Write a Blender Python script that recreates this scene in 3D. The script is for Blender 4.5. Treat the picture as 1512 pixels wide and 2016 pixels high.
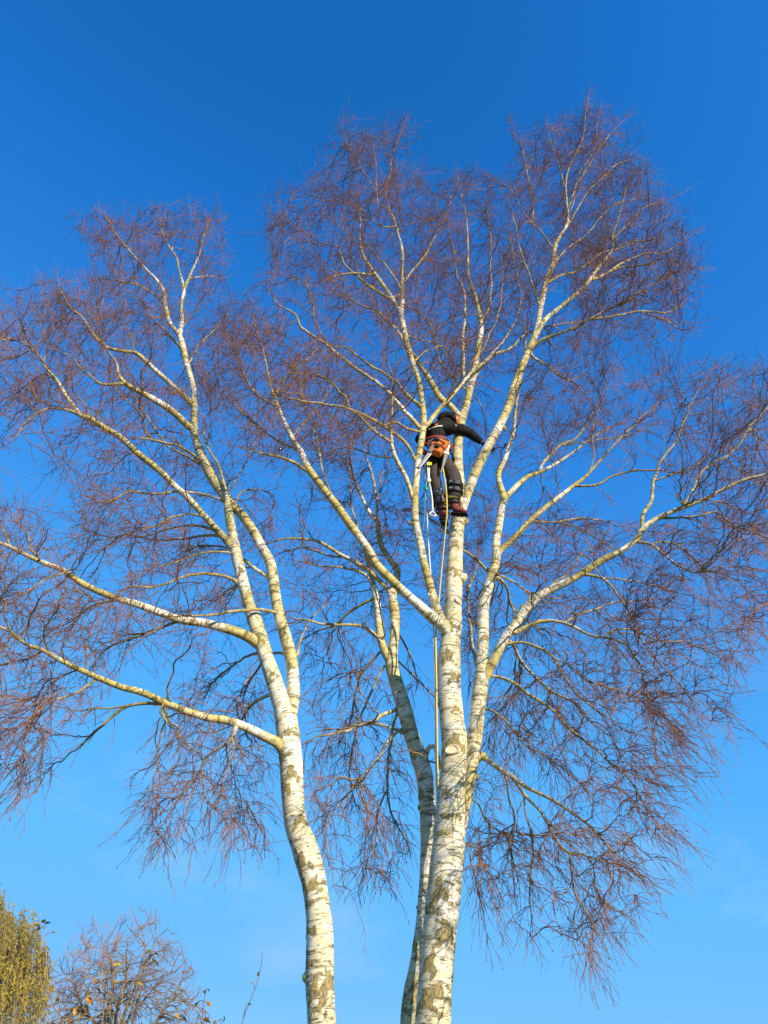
import bpy, bmesh, math, random
import numpy as np
from mathutils import Vector, Matrix, Quaternion

for o in list(bpy.data.objects):
    bpy.data.objects.remove(o)
S = bpy.context.scene
COL = S.collection
R = math.radians
rng = np.random.default_rng(11)
random.seed(5)

# ------------------------------------------------------------------ camera
PITCH, F, CX, CY, EYE = 38.0, 1515.0, 756.0, 1008.0, 1.6
cam = bpy.data.objects.new('camera', bpy.data.cameras.new('camera'))
COL.objects.link(cam)
cam.location = (0, 0, EYE)
cam.rotation_euler = (R(90 + PITCH), 0, 0)
cam.data.sensor_fit = 'VERTICAL'
cam.data.sensor_height = 24.0
cam.data.sensor_width = 18.0
cam.data.lens = 24.0 * F / 2016.0
cam.data.clip_start = 0.05
cam.data.clip_end = 3000
S.camera = cam
S.render.resolution_x, S.render.resolution_y = 768, 1024

# ------------------------------------------------------------------ sky and sun
SUN_AZ, SUN_EL = 38.0, 23.0          # degrees to the right of straight behind the camera, above the horizon
w = bpy.data.worlds.new('World'); S.world = w
w.use_nodes = True
nt = w.node_tree; nt.nodes.clear()
sky = nt.nodes.new('ShaderNodeTexSky'); sky.sky_type = 'NISHITA'
sky.sun_disc = False
sky.sun_elevation = R(SUN_EL)
sky.sun_rotation = R(180 - SUN_AZ)
sky.altitude = 0; sky.air_density = 1.0; sky.dust_density = 0.0; sky.ozone_density = 6.0
# the camera's rendering of a clear winter sky: deeper, more saturated blue (one colour response for the whole sky)
pre = nt.nodes.new('ShaderNodeVectorMath'); pre.operation = 'SCALE'; pre.inputs[3].default_value = 0.1
cur = nt.nodes.new('ShaderNodeRGBCurve')
RESP = [[(0, 0), (.031, .0075), (.034, .011), (.051, .034), (.104, .085), (.333, .165), (1, .45)],
        [(0, 0), (.070, .118), (.078, .145), (.114, .235), (.227, .385), (.576, .465), (1, .62)],
        [(0, 0), (.163, .405), (.181, .50), (.256, .68), (.464, .85), (.782, .88), (1, .92)]]
for ch, pts in enumerate(RESP):
    c = cur.mapping.curves[ch]
    c.points[0].location = pts[0]; c.points[1].location = pts[-1]
    for p in pts[1:-1]:
        c.points.new(*p)
cur.mapping.update()
post = nt.nodes.new('ShaderNodeVectorMath'); post.operation = 'SCALE'; post.inputs[3].default_value = 12.2
bg = nt.nodes.new('ShaderNodeBackground'); bg.inputs[1].default_value = 0.074
wo = nt.nodes.new('ShaderNodeOutputWorld')
nt.links.new(sky.outputs[0], pre.inputs[0])
nt.links.new(pre.outputs[0], cur.inputs[1])
nt.links.new(cur.outputs[0], post.inputs[0])
# thin high cloud wisps
tc = nt.nodes.new('ShaderNodeTexCoord')
cm = nt.nodes.new('ShaderNodeMapping'); cm.inputs['Scale'].default_value = (3.2, 3.2, 7.0); cm.inputs['Location'].default_value = (0.3, 0.1, 0.45)
cn = nt.nodes.new('ShaderNodeTexNoise'); cn.inputs['Scale'].default_value = 1.0; cn.inputs['Detail'].default_value = 5.0; cn.inputs['Roughness'].default_value = 0.62
cr = nt.nodes.new('ShaderNodeMapRange'); cr.inputs[1].default_value = 0.56; cr.inputs[2].default_value = 0.80; cr.inputs[3].default_value = 0.0; cr.inputs[4].default_value = 0.30
mixc = nt.nodes.new('ShaderNodeMix'); mixc.data_type = 'RGBA'
mixc.inputs[7].default_value = (6.0, 7.6, 9.6, 1)
nt.links.new(tc.outputs['Generated'], cm.inputs[0]); nt.links.new(cm.outputs[0], cn.inputs[0])
sx = nt.nodes.new('ShaderNodeSeparateXYZ'); nt.links.new(tc.outputs['Generated'], sx.inputs[0])
ce = nt.nodes.new('ShaderNodeMapRange'); ce.inputs[1].default_value = .50; ce.inputs[2].default_value = .25; ce.inputs[3].default_value = 0.0; ce.inputs[4].default_value = 1.0
nt.links.new(sx.outputs[2], ce.inputs[0])
cmu = nt.nodes.new('ShaderNodeMath'); cmu.operation = 'MULTIPLY'
nt.links.new(cn.outputs[0], cr.inputs[0]); nt.links.new(cr.outputs[0], cmu.inputs[0]); nt.links.new(ce.outputs[0], cmu.inputs[1]); nt.links.new(cmu.outputs[0], mixc.inputs[0])
nt.links.new(post.outputs[0], mixc.inputs[6])
nt.links.new(mixc.outputs[2], bg.inputs[0])
nt.links.new(bg.outputs[0], wo.inputs[0])

sun = bpy.data.objects.new('sun', bpy.data.lights.new('sun', 'SUN'))
COL.objects.link(sun)
sun.data.energy = 5.0
sun.data.angle = R(0.53)
sun.data.color = (1.0, 0.87, 0.67)
SD = Vector((math.sin(R(SUN_AZ)) * math.cos(R(SUN_EL)), -math.cos(R(SUN_AZ)) * math.cos(R(SUN_EL)), math.sin(R(SUN_EL))))
sun.rotation_euler = SD.to_track_quat('Z', 'Y').to_euler()
sun.location = (8, -8, 12)

S.view_settings.view_transform = 'Standard'
S.view_settings.look = 'None'
S.view_settings.exposure = 0.43
S.view_settings.gamma = 1.0
S.view_settings.use_curve_mapping = False
#END_HEAD

# ------------------------------------------------------------------ helpers
cp, sp = math.cos(R(PITCH)), math.sin(R(PITCH))
def at(px, py, Y):
    """world point on the vertical plane Y metres in front of the camera that the photograph shows at (px, py)"""
    u, v = (px - CX) / F, (CY - py) / F
    d = np.array([u, cp - v * sp, sp + v * cp])
    return np.array([0, 0, EYE]) + d * (Y / d[1])
def zc(P):
    P = np.asarray(P)
    return P[..., 1] * cp + (P[..., 2] - EYE) * sp
def proj(P):
    P = np.asarray(P, float)
    z = zc(P); v = -P[..., 1] * sp + (P[..., 2] - EYE) * cp
    return np.stack([CX + F * P[..., 0] / z, CY - F * v / z], -1)
def nrm(a):
    return a / np.maximum(np.linalg.norm(a, axis=-1, keepdims=True), 1e-9)

def tag(o, label=None, cat=None, group=None, kind=None):
    if label: o['label'] = label
    if cat: o['category'] = cat
    if group: o['group'] = group
    if kind: o['kind'] = kind
    return o
def empty(name, loc):
    o = bpy.data.objects.new(name, None); COL.objects.link(o)
    o.location = loc; o.empty_display_size = 0.2
    return o
def link(name, me, mat, parent=None):
    o = bpy.data.objects.new(name, me); COL.objects.link(o)
    if mat and not me.materials: me.materials.append(mat)
    if parent:
        o.parent = parent
        o.matrix_parent_inverse = Matrix.Translation(-Vector(parent.matrix_basis.translation)) if parent.parent is None else Matrix.Identity(4)
    return o
def mesh_np(name, V, Fc, n=4, smooth=True, attrs=None):
    """mesh from a vertex array and an array of n-gons"""
    V = np.ascontiguousarray(V, dtype=np.float32); Fc = np.ascontiguousarray(Fc, dtype=np.int32)
    me = bpy.data.meshes.new(name)
    me.vertices.add(len(V)); me.vertices.foreach_set('co', V.ravel())
    me.loops.add(Fc.size); me.loops.foreach_set('vertex_index', Fc.ravel())
    me.polygons.add(len(Fc)); me.polygons.foreach_set('loop_start', np.arange(0, Fc.size, n, dtype=np.int32))
    if smooth: me.polygons.foreach_set('use_smooth', np.ones(len(Fc), dtype=bool))
    for k, (t, a) in (attrs or {}).items():
        at_ = me.attributes.new(k, t, 'POINT')
        at_.data.foreach_set('vector' if t == 'FLOAT_VECTOR' else 'value', np.ascontiguousarray(a, dtype=np.float32).ravel())
    me.update(calc_edges=True); me.validate()
    return me
def tubes(P, Rr, sides):
    """P (N,K,3) polylines, Rr (N,K) radii -> verts, quad faces, radius per vertex"""
    N, K, _ = P.shape
    T = np.empty_like(P)
    T[:, 1:-1] = P[:, 2:] - P[:, :-2]; T[:, 0] = P[:, 1] - P[:, 0]; T[:, -1] = P[:, -1] - P[:, -2]
    T = nrm(T)
    ref = np.tile(np.array([0.31, 0.52, 0.79]), (N, 1)) + 0.05
    A = nrm(np.cross(T, ref[:, None, :])); B = np.cross(T, A)
    ang = np.arange(sides) * 2 * np.pi / sides
    V = P[:, :, None, :] + Rr[:, :, None, None] * (np.cos(ang)[None, None, :, None] * A[:, :, None, :] + np.sin(ang)[None, None, :, None] * B[:, :, None, :])
    i = np.arange(N)[:, None, None] * K * sides + np.arange(K - 1)[None, :, None] * sides
    j = np.arange(sides)[None, None, :]; j2 = (j + 1) % sides
    Q = np.stack([i + j, i + j2, i + sides + j2, i + sides + j], -1).reshape(-1, 4)
    return V.reshape(-1, 3), Q, np.repeat(Rr.reshape(-1), sides)

def catmull(pts, step):
    """resample an (n, d) control polyline smoothly at about `step` in its first three columns"""
    pts = np.asarray(pts, float)
    if len(pts) < 2: return pts
    q = np.vstack([2 * pts[0] - pts[1], pts, 2 * pts[-1] - pts[-2]])
    out = []
    for i in range(1, len(q) - 2):
        p0, p1, p2, p3 = q[i - 1], q[i], q[i + 1], q[i + 2]
        n = max(1, int(np.linalg.norm((p2 - p1)[:3]) / step))
        for t in np.arange(n) / n:
            out.append(0.5 * ((2 * p1) + (-p0 + p2) * t + (2 * p0 - 5 * p1 + 4 * p2 - p3) * t * t + (-p0 + 3 * p1 - 3 * p2 + p3) * t ** 3))
    out.append(pts[-1])
    return np.array(out)

def bark_tube(name, C, rad, sides, mat, parent, scars=(), lump=0.0, cap=True):
    """one limb: a tube with its own bark coordinates; scars are (fraction along, angle, half width, height) wedges of rough bark"""
    C = np.asarray(C, float); n = len(C)
    T = np.empty_like(C); T[1:-1] = C[2:] - C[:-2]; T[0] = C[1] - C[0]; T[-1] = C[-1] - C[-2]; T = nrm(T)
    a = np.cross(T[0], np.array([0.0, 1.0, 0.05])); a = a / np.linalg.norm(a)
    A = np.empty_like(C)
    for i in range(n):
        a = a - T[i] * np.dot(a, T[i]); a = a / np.linalg.norm(a); A[i] = a
    B = np.cross(T, A)
    s = np.concatenate([[0], np.cumsum(np.linalg.norm(np.diff(C, axis=0), axis=1))])
    ang = np.arange(sides) * 2 * np.pi / sides
    rr = np.repeat(rad[:, None], sides, 1)
    ph = rng.uniform(0, 6.28, 6)
    if lump > 0:
        rr = rr * (1 + lump * (np.sin(s * 9 + ph[0])[:, None] * np.cos(ang * 2 + ph[1])[None] * .5 + np.sin(s * 21 + ph[2])[:, None] * np.cos(ang + ph[3])[None] * .4
                    + np.sin(s * 47 + ph[4])[:, None] * np.cos(3 * ang + ph[5])[None] * .25))
    sc = np.zeros((n, sides))
    for (fs, fa, hw, hh) in scars:
        s0 = fs * s[-1] if fs < 2 else s[np.argmin(np.abs(proj(C)[:, 1] - fs))]
        da = (ang[None] - fa + np.pi) % (2 * np.pi) - np.pi
        y = (s[:, None] - s0) / hh
        x = np.abs(da * rr / hw + .55 * math.sin(fs * 37.1) * y + .18 * np.sin(s[:, None] * 60 + fs))
        wedge = np.clip(1.0 - np.abs(x + y + .15) * 2.6, 0, 1) * (y > -1.1)      # the inverted V of an old branch collar
        body = np.clip((-y - x + .15) * 2.0, 0, 1) * np.clip((1.05 + y) * 2.5, 0, 1) * .62   # rough bark under it
        m = np.maximum(wedge, body)
        sc = np.maximum(sc, m); rr = rr * (1 + 0.05 * m)
    V = C[:, None] + rr[..., None] * (np.cos(ang)[None, :, None] * A[:, None] + np.sin(ang)[None, :, None] * B[:, None])
    bk = np.stack([np.cos(ang)[None] * rr, np.sin(ang)[None] * rr, np.repeat(s[:, None], sides, 1) + ph[0] * 3], -1)
    i = np.arange(n - 1)[:, None] * sides; j = np.arange(sides)[None]; j2 = (j + 1) % sides
    Q = np.stack([i + j, i + j2, i + sides + j2, i + sides + j], -1).reshape(-1, 4)
    V = V.reshape(-1, 3); bk = bk.reshape(-1, 3); rv = np.repeat(rad, sides); sv = sc.reshape(-1)
    if cap:
        V = np.vstack([V, C[-1] + T[-1] * rad[-1] * .3]); bk = np.vstack([bk, bk[-1]]); rv = np.append(rv, rad[-1]); sv = np.append(sv, 0)
        b0 = (n - 1) * sides; k = np.arange(0, sides, 2)
        Q = np.vstack([Q, np.stack([b0 + k, b0 + (k + 1) % sides, b0 + (k + 2) % sides, np.full_like(k, len(V) - 1)], -1)])
    me = mesh_np(name, V, Q, 4, True, {'bark': ('FLOAT_VECTOR', bk), 'rad': ('FLOAT', rv), 'scar': ('FLOAT', sv)})
    return link(name, me, mat, parent)

# ------------------------------------------------------------------ materials
class NB:
    def __init__(self, name):
        self.m = bpy.data.materials.new(name); self.m.use_nodes = True
        self.t = self.m.node_tree; self.t.nodes.clear()
        self.out = self.n('ShaderNodeOutputMaterial'); self.b = self.n('ShaderNodeBsdfPrincipled')
        self.l(self.b.outputs[0], self.out.inputs[0])
    def n(self, k): return self.t.nodes.new(k)
    def l(self, a, b): self.t.links.new(a, b)
    def attr(self, name, out):
        a = self.n('ShaderNodeAttribute'); a.attribute_name = name; return a.outputs[out]
    def noise(self, vec, scale, sv=(1, 1, 1), detail=3, rough=.55, off=0.0):
        mp = self.n('ShaderNodeMapping'); mp.inputs['Scale'].default_value = sv; mp.inputs['Location'].default_value = (off, off * .7, off * 1.3)
        self.l(vec, mp.inputs[0])
        nz = self.n('ShaderNodeTexNoise'); nz.inputs['Scale'].default_value = scale; nz.inputs['Detail'].default_value = detail; nz.inputs['Roughness'].default_value = rough
        self.l(mp.outputs[0], nz.inputs[0]); return nz.outputs[0]
    def rng(self, v, a, b, c=0.0, d=1.0):
        r = self.n('ShaderNodeMapRange'); r.interpolation_type = 'SMOOTHSTEP'
        for i, x in enumerate((a, b, c, d)): r.inputs[1 + i].default_value = x
        self.l(v, r.inputs[0]); return r.outputs[0]
    def math(self, op, a, b=None):
        m = self.n('ShaderNodeMath'); m.operation = op; m.use_clamp = True
        for i, x in enumerate((a, b)):
            if x is None: continue
            if isinstance(x, (int, float)): m.inputs[i].default_value = x
            else: self.l(x, m.inputs[i])
        return m.outputs[0]
    def mix(self, f, a, b):
        m = self.n('ShaderNodeMix'); m.data_type = 'RGBA'
        for i, x in ((0, f), (6, a), (7, b)):
            if isinstance(x, (int, float)): m.inputs[i].default_value = x
            elif isinstance(x, tuple): m.inputs[i].default_value = x + (1,)
            else: self.l(x, m.inputs[i])
        return m.outputs[2]
    def bump(self, h, strength, dist):
        b = self.n('ShaderNodeBump'); b.inputs['Strength'].default_value = strength; b.inputs['Distance'].default_value = dist
        self.l(h, b.inputs['Height']); self.l(b.outputs[0], self.b.inputs['Normal'])

def birch_bark():
    k = NB('birch_bark'); v = k.attr('bark', 1); r = k.attr('rad', 2); sc = k.attr('scar', 2)
    white = k.mix(k.rng(k.noise(v, 9, (1, 1, 2.5), 4), .35, .7), (.90, .84, .71), (.66, .59, .45))
    white = k.mix(k.rng(k.noise(v, 14, (.35, .35, 3.5), 3, .6, 3.1), .52, .75), white, (.70, .62, .48))
    # yellow-green algae, heavier on limbs than on the big stems
    alg_n = k.noise(v, 4.0, (1, 1, .7), 6, .68, 7.7)
    alg = k.math('MULTIPLY', k.rng(alg_n, .38, .56), k.rng(r, .035, .10, .95, .48))
    c = k.mix(alg, white, k.mix(k.noise(v, 13, (1, 1, 1), 3), (.58, .46, .13), (.40, .34, .09)))
    # fine dark lenticels
    dash = k.rng(k.noise(v, 22, (.6, .6, 4.0), 2, .5, 1.3), .60, .67)
    c = k.mix(k.math('MULTIPLY', dash, .9), c, (.10, .08, .045))
    # rough olive patches and rings
    dark = k.mix(k.rng(k.noise(v, 48, (1, 1, .8), 4, .7), .38, .62), (.31, .245, .085), (.115, .09, .04))
    band = k.rng(k.noise(v, 4.6, (1.0, 1.0, 3.3), 5, .66, 5.0), .565, .63)
    c = k.mix(k.math('MULTIPLY', band, .9), c, dark)
    ring = k.math('MULTIPLY', k.rng(k.noise(v, 10, (.22, .22, 2.4), 4, .65, 9.0), .555, .62), k.rng(r, .03, .08, 1.0, .6))
    c = k.mix(ring, c, (.17, .125, .045))
    # old branch scars
    edge = k.math('ADD', sc, k.math('MULTIPLY', k.math('SUBTRACT', k.noise(v, 20, (1, 1, 1.6), 6, .75), .5), 1.35))
    scar = k.math('MULTIPLY', k.rng(edge, .30, .50), k.rng(sc, .02, .12))
    c = k.mix(k.math('MULTIPLY', scar, .92), c, k.mix(k.rng(k.noise(v, 55, (1, 1, .5), 4, .7), .4, .62), (.37, .285, .085), (.13, .105, .055)))
    # thin wood: cream-olive branches, then reddish-brown twigs
    br = k.mix(k.rng(k.noise(v, 8, (1, 1, .7), 4), .38, .62), (.44, .34, .17), (.17, .145, .05))
    c = k.mix(k.rng(r, .007, .024), br, c)
    tw = k.mix(k.rng(k.noise(v, 2.0, (1, 1, 1), 3), .35, .65), (.34, .165, .095), (.155, .085, .058))
    c = k.mix(k.rng(r, .0034, .0075), tw, c)
    k.l(c, k.b.inputs['Base Color'])
    k.b.inputs['Roughness'].default_value = .68
    k.b.inputs['Specular IOR Level'].default_value = .25
    h = k.math('SUBTRACT', k.math('ADD', k.math('ADD', k.math('MULTIPLY', k.noise(v, 30, (.6, .6, 2.5), 4), .35), .3), k.math('MULTIPLY', k.math('MAXIMUM', scar, band), k.noise(v, 60, (1, 1, .5), 3))), k.math('MULTIPLY', dash, .3))
    k.bump(h, .6, .014)
    return k.m
def plain(name, col, rough=.6, spec=.3, var=0.0, scale=30, metal=0.0):
    k = NB(name)
    if var > 0:
        tcn = k.n('ShaderNodeTexCoord')
        f = k.noise(tcn.outputs['Object'], scale, (1, 1, 1), 3)
        k.l(k.mix(f, tuple(x * (1 - var) for x in col), tuple(min(1, x * (1 + var)) for x in col)), k.b.inputs['Base Color'])
        k.bump(f, .3, .01)
    else:
        k.b.inputs['Base Color'].default_value = col + (1,)
    k.b.inputs['Roughness'].default_value = rough; k.b.inputs['Specular IOR Level'].default_value = spec; k.b.inputs['Metallic'].default_value = metal
    return k.m
M_BIRCH = birch_bark()

# ------------------------------------------------------------------ ground
def ground():
    k = NB('lawn')
    tcn = k.n('ShaderNodeTexCoord'); o = tcn.outputs['Object']
    c = k.mix(k.noise(o, .4, (1, 1, 1), 4), (.055, .085, .025), (.10, .11, .04))
    c = k.mix(k.rng(k.noise(o, 9, (1, 1, 1), 5, .7), .45, .7), c, (.14, .10, .045))
    k.l(c, k.b.inputs['Base Color']); k.b.inputs['Roughness'].default_value = .9
    k.bump(k.noise(o, 35, (1, 1, 1), 4, .7), .6, .05)
    n = 60; xs = np.sinh(np.linspace(-6, 6, n)) / np.sinh(6) * 1500
    X, Y = np.meshgrid(xs, xs)
    rr_ = np.hypot(X, Y)
    Z = np.where(rr_ > 12, .25 * np.sin(X * .03 + 1) * np.cos(Y * .027) * np.clip((rr_ - 12) / 60, 0, 1), 0) - .0
    V = np.stack([X, Y, Z], -1).reshape(-1, 3)
    i = (np.arange(n - 1)[:, None] * n + np.arange(n - 1)[None]).reshape(-1)
    Q = np.stack([i, i + 1, i + n + 1, i + n], -1)
    tag(link('ground', mesh_np('ground', V, Q), k.m), kind='structure')
ground()

# ------------------------------------------------------------------ the three birches: stems and limbs
# each limb: name, parent (or None), depth at tip relative to its base (m), "x,y,width ..." in photograph pixels;
# the depth turns them into a real stem in space, its width into a real thickness
LIMBS = {}       # name -> dict(C, r, px, tree, Y)
TREES = {}
def limb(tree, name, parent, drift, path, Y0=None, sides=None, scars=(), lump=.03, kind=None, tip=True):
    pts = []
    for tok in path.split():
        f = [float(x) for x in tok.split(',')]
        pts.append(f + [float('nan')] * (3 - len(f)))
    a = np.array(pts)
    ok = ~np.isnan(a[:, 2])
    L = np.concatenate([[0], np.cumsum(np.hypot(*np.diff(a[:, :2], axis=0).T))])
    if not ok[-1]:
        a[-1, 2] = 1.0 if tip else a[ok][-1, 2]; ok[-1] = True
    a[:, 2] = np.interp(L, L[ok], a[ok, 2])
    a[:, 2] *= np.clip(1 - (520 - a[:, 1]) / 500, .72, 1)
    a[:, 2] *= np.clip(.62 + .38 * (a[:, 2] - 2) / 7, .62, 1) if tip else 1
    t = L / L[-1]
    if parent:
        p = LIMBS[parent]
        k = np.argmin(np.hypot(*(p['px'] - a[0, :2]).T))
        Y0 = p['C'][k, 1]; base = p['C'][k]; pr = p['r'][k]
    Ys = Y0 + (drift(t) if callable(drift) else drift * t ** 1.15)
    P = np.array([at(x, y, yy) for (x, y, _), yy in zip(a, Ys)])
    rad = a[:, 2] * .5 * zc(P) / F
    ctrl = np.hstack([P, rad[:, None]])
    if parent and np.linalg.norm(base - P[0]) > .012:
        ctrl = np.vstack([np.append(base, min(rad[0] * 1.25, pr * .9)), ctrl])
    elif parent:
        ctrl[0, 3] = min(ctrl[0, 3] * 1.2, pr * .95)
    C = catmull(ctrl, .03 if rad[0] > .02 else .045)
    r = np.maximum(C[:, 3], .0022); C = C[:, :3]
    if rad[0] < .03:                       # thin wood is never quite straight
        n = len(C); w_ = np.clip(np.minimum(np.arange(n), 12) / 12, 0, 1)[:, None]
        j = np.cumsum(rng.normal(0, .0035, (n, 3)), 0); j -= np.linspace(0, 1, n)[:, None] * j[-1]
        C = C + j * w_
    sides = sides or (36 if rad[0] > .07 else 18 if rad[0] > .03 else 9 if rad[0] > .012 else 6)
    root = TREES[tree]
    nm = kind or ('limb' if rad[0] > .028 else 'branch')
    o = bark_tube(nm, C, r, sides, M_BIRCH, root, scars, lump if rad[0] > .03 else 0, True)
    LIMBS[name] = dict(C=C, r=r, px=proj(C), tree=tree, w=a[0, 2])
    return o

def new_tree(key, px, py, Y, label):
    b = at(px, py, Y); b[2] = -.05
    TREES[key] = tag(empty('birch_tree', b), label, 'birch tree', 'birches with white bark')
def S_(n, lo, hi, seed, w=(.05, .10), h=(.10, .2), a=(.4, 2.7)):
    rs = random.Random(seed)
    return [(rs.uniform(lo, hi), rs.uniform(*a), rs.uniform(*w), rs.uniform(*h)) for _ in range(n)]

new_tree('L', 641, 2916, 6.45, 'leafless white birch with bent single stem forking higher up, no ropes on it')
new_tree('M', 820, 2919, 6.60, 'stout leafless white birch that the climber stands in, rope hanging against it')
new_tree('B', 800, 2916, 6.95, 'slender shaded birch rising just behind the stout climbed birch')

# left birch
limb('L', 'L0', None, lambda t: .02 * np.sin(t * 6), '641,2940,108 640,2500,74 637,2200,62 633,2016,57 629,1920,56 630,1850,53 622,1759,49 604,1682,51 583,1622,46 576,1561,44 573,1500,45 568,1455,46 563,1415,44 556,1390,38 549,1369,34 535,1327,32 521,1285,29 508,1242,29 497,1210,27 489,1187,23 470,1113,22 460,1065,20 455,1039,18 449,1002,16 446,975,9 440,950,7 430,915,6 411,885,5 400,850,4 393,825', 6.45,
     scars=[(1515, 1.75, .075, .13), (1545, 1.2, .06, .09), (1608, 2.3, .075, .12), (1665, .85, .06, .20), (1720, .7, .05, .12), (1733, 1.7, .085, .12), (1828, 1.15, .085, .07), (1905, 2.2, .085, .17), (1925, 1.2, .07, .15), (1975, 1.6, .06, .07), (1440, 1.7, .05, .08), (1330, 1.5, .05, .08), (1260, 1.6, .05, .1), (1120, 1.6, .04, .09)], kind='trunk', lump=.035)
limb('L', 'L1', 'L0', .22, '570,1415,26 578,1372,25 577,1340,25 575,1309,24 568,1275,24 559,1243,23 549,1208,22 543,1177,21 538,1140,21 532,1108,20 516,1078,19 498,1045,18 474,1011,18 453,992,19 436,967,20 422,947,21 402,910,19 390,878,17 383,854,15 382,824,12 383,800,11 380,760,11 368,720,12 360,683,12 353,660,10 340,645,9 333,633,9 325,600,8 322,573,7 307,550,7 287,530,6 260,500,5 230,463,4 213,433,3 187,410', scars=S_(5, .05, .6, 8, (.03, .06), (.06, .12)))
limb('L', 'L1r', 'L1', .3, '353,660,9 358,633,8 357,600,7 362,570,7 353,533,5 347,507,5 330,480,4 317,447,3 310,410')
limb('L', 'L1r2', 'L1r', -.3, '362,570,7 373,547,6 387,517,5 397,487,4 407,447,3 427,413')
limb('L', 'LA', 'L1', -.5, '388,806,11 377,795,11 360,777,10 333,753,9 307,730,9 283,707,9 267,695,8 247,692,7 220,687,7 200,677,6 180,653,6 160,623,5 140,607,5 120,570,3 110,533')
limb('L', 'LB', 'L1', -.9, '378,843,14 370,839,14 348,817,13 322,798,13 300,785,12 267,767,10 247,755,9 233,737,7 230,717,6 213,693,5 200,673,4 180,640,3 172,600')
limb('L', 'LB2', 'LB', -.3, '247,755,7 222,756,7 200,755,6 180,740,5 160,720,5 140,697,4 113,687,3 80,660')
limb('L', 'LC', 'L0', -1.1, '462,1085,17 454,1073,16 437,1054,14 407,1021,13 370,980,12 341,954,12 311,924,12 274,895,12 237,861,12 207,843,11 178,824,10 159,817,9 144,798,8 130,780,8 113,750,7 93,727,6 80,707,6 57,683,5 33,670,4 0,668,4 -40,655')
limb('L', 'LC2', 'LC', -.4, '159,817,7 130,806,6 100,803,5 75,812,5 50,835,4 30,860,3 10,880')
limb('L', 'LC3', 'LC', .5, '80,707,5 60,690,4 40,700,4 10,705,3 -30,690')
limb('L', 'LC4', 'LC', .6, '113,750,5 90,735,4 70,740,4 30,775,3 -10,790')
limb('L', 'LD', 'L0', -1.6, '512,1270,24 496,1258,22 463,1243,19 407,1228,17 352,1219,16 315,1206,15 274,1191,14 237,1180,13 196,1165,12 159,1147,12 126,1124,10 81,1106,9 48,1091,8 19,1076,8 0,1069,7 -40,1052,6 -90,1040')
limb('L', 'LD2', 'LD', .5, '355,1222,8 341,1226,7 307,1239,6 267,1252,6 230,1265,5 200,1287,4 185,1310,3 170,1340')
limb('L', 'LD3', 'LD', .5, '240,1180,7 226,1182,6 185,1191,6 160,1210,5 140,1225,4 115,1235,3 80,1255')
limb('L', 'LD4', 'LD', -.5, '128,1128,6 100,1137,5 74,1150,5 50,1167,4 30,1180,4 0,1195,3 -40,1210')
limb('L', 'LD5', 'LD', .5, '81,1106,6 62,1080,5 55,1050,4 42,1030,4 25,1010,3 10,985')
limb('L', 'LD6', 'LD', .7, '19,1076,6 10,1050,5 0,1035,4 -20,1000')
limb('L', 'LE', 'L0', -1.9, '568,1492,24 558,1478,22 545,1462,21 521,1450,19 478,1429,17 444,1418,16 406,1412,15 364,1399,14 322,1382,13 279,1363,13 237,1352,12 195,1335,11 148,1314,10 114,1297,9 85,1280,8 51,1268,7 25,1247,6 0,1234,6 -40,1215')
limb('L', 'LE_stub', 'LE', .2, '322,1386,8 288,1384,7 254,1390,6 229,1407,6 195,1437,5 161,1467,4.5', tip=False)
limb('L', 'LE2', 'LE', -.5, '190,1338,7 182,1342,7 157,1359,6 130,1370,6 106,1378,5 80,1395,4 63,1412,4 50,1450,3 45,1500,3 40,1560,2 35,1610')
limb('L', 'LE3', 'LE', .3, '85,1280,6 65,1293,6 42,1299,5 0,1308,4 -50,1315')
limb('L', 'LE4', 'LE', .6, '155,1318,5 130,1328,4 105,1345,4 85,1370,3 72,1410,3 85,1470,2 80,1540')
limb('L', 'LE5', 'LE', .3, '466,1425,9 460,1445,8 450,1462,7 430,1475,6 410,1490,6 397,1512,5 380,1545,4 360,1570,4 345,1590,3 330,1640,2 300,1690')
limb('L', 'LE6', 'LE5', .3, '398,1520,5 400,1545,4 405,1570,4 420,1590,3 445,1610,3 455,1650,2 450,1690')
limb('L', 'LE7', 'LE', .8, '460,1440,6 445,1470,5 450,1500,4 460,1530,3 465,1570')
limb('L', 'Lb1', 'L0', -.9, '470,1152,9 463,1143,8 437,1134,7 400,1130,7 356,1137,6 326,1149,6 296,1158,5 259,1156,5 237,1165,4 200,1190')
limb('L', 'Lb2', 'L0', -.8, '461,1094,7 450,1087,6 407,1087,5 370,1099,5 326,1115,4 289,1124,3 260,1145')
limb('L', 'Lb3', 'L0', .9, '458,1083,6 440,1076,5 407,1074,5 370,1084,4 330,1110')
limb('L', 'Lb4', 'LC', .7, '437,1054,7 400,1054,6 352,1060,6 304,1063,5 259,1054,5 215,1058,4 170,1045')
limb('L', 'Lb5', 'LC', .3, '430,1046,6 389,1034,6 356,1034,5 319,1043,5 289,1056,4 240,1060')
limb('L', 'Lb6', 'LC', -.6, '404,1018,6 374,1012,5 333,1021,5 307,1039,4 270,1048,3 220,1075')
limb('L', 'Lb7', 'L1', -.8, '446,990,7 430,982,6 400,973,6 356,969,6 307,974,5 259,969,5 230,980,4 207,986,4 170,975')
limb('L', 'Lb8', 'L1', -.8, '560,1212,8 520,1201,7 481,1200,7 426,1208,6 370,1213,5 345,1215,4 300,1235')
limb('L', 'Lb9', 'L1', -.7, '395,908,8 389,902,7 356,880,6 319,869,6 274,861,4 240,870')
limb('L', 'Lb10', 'L1', .4, '396,915,7 363,895,6 333,880,5 307,847,5 289,813,4 267,780,3 250,740')
limb('L', 'Lb11', 'L0', .6, '449,985,5 452,965,5 478,928,4 500,884,4 511,828,3 505,770')
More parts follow.
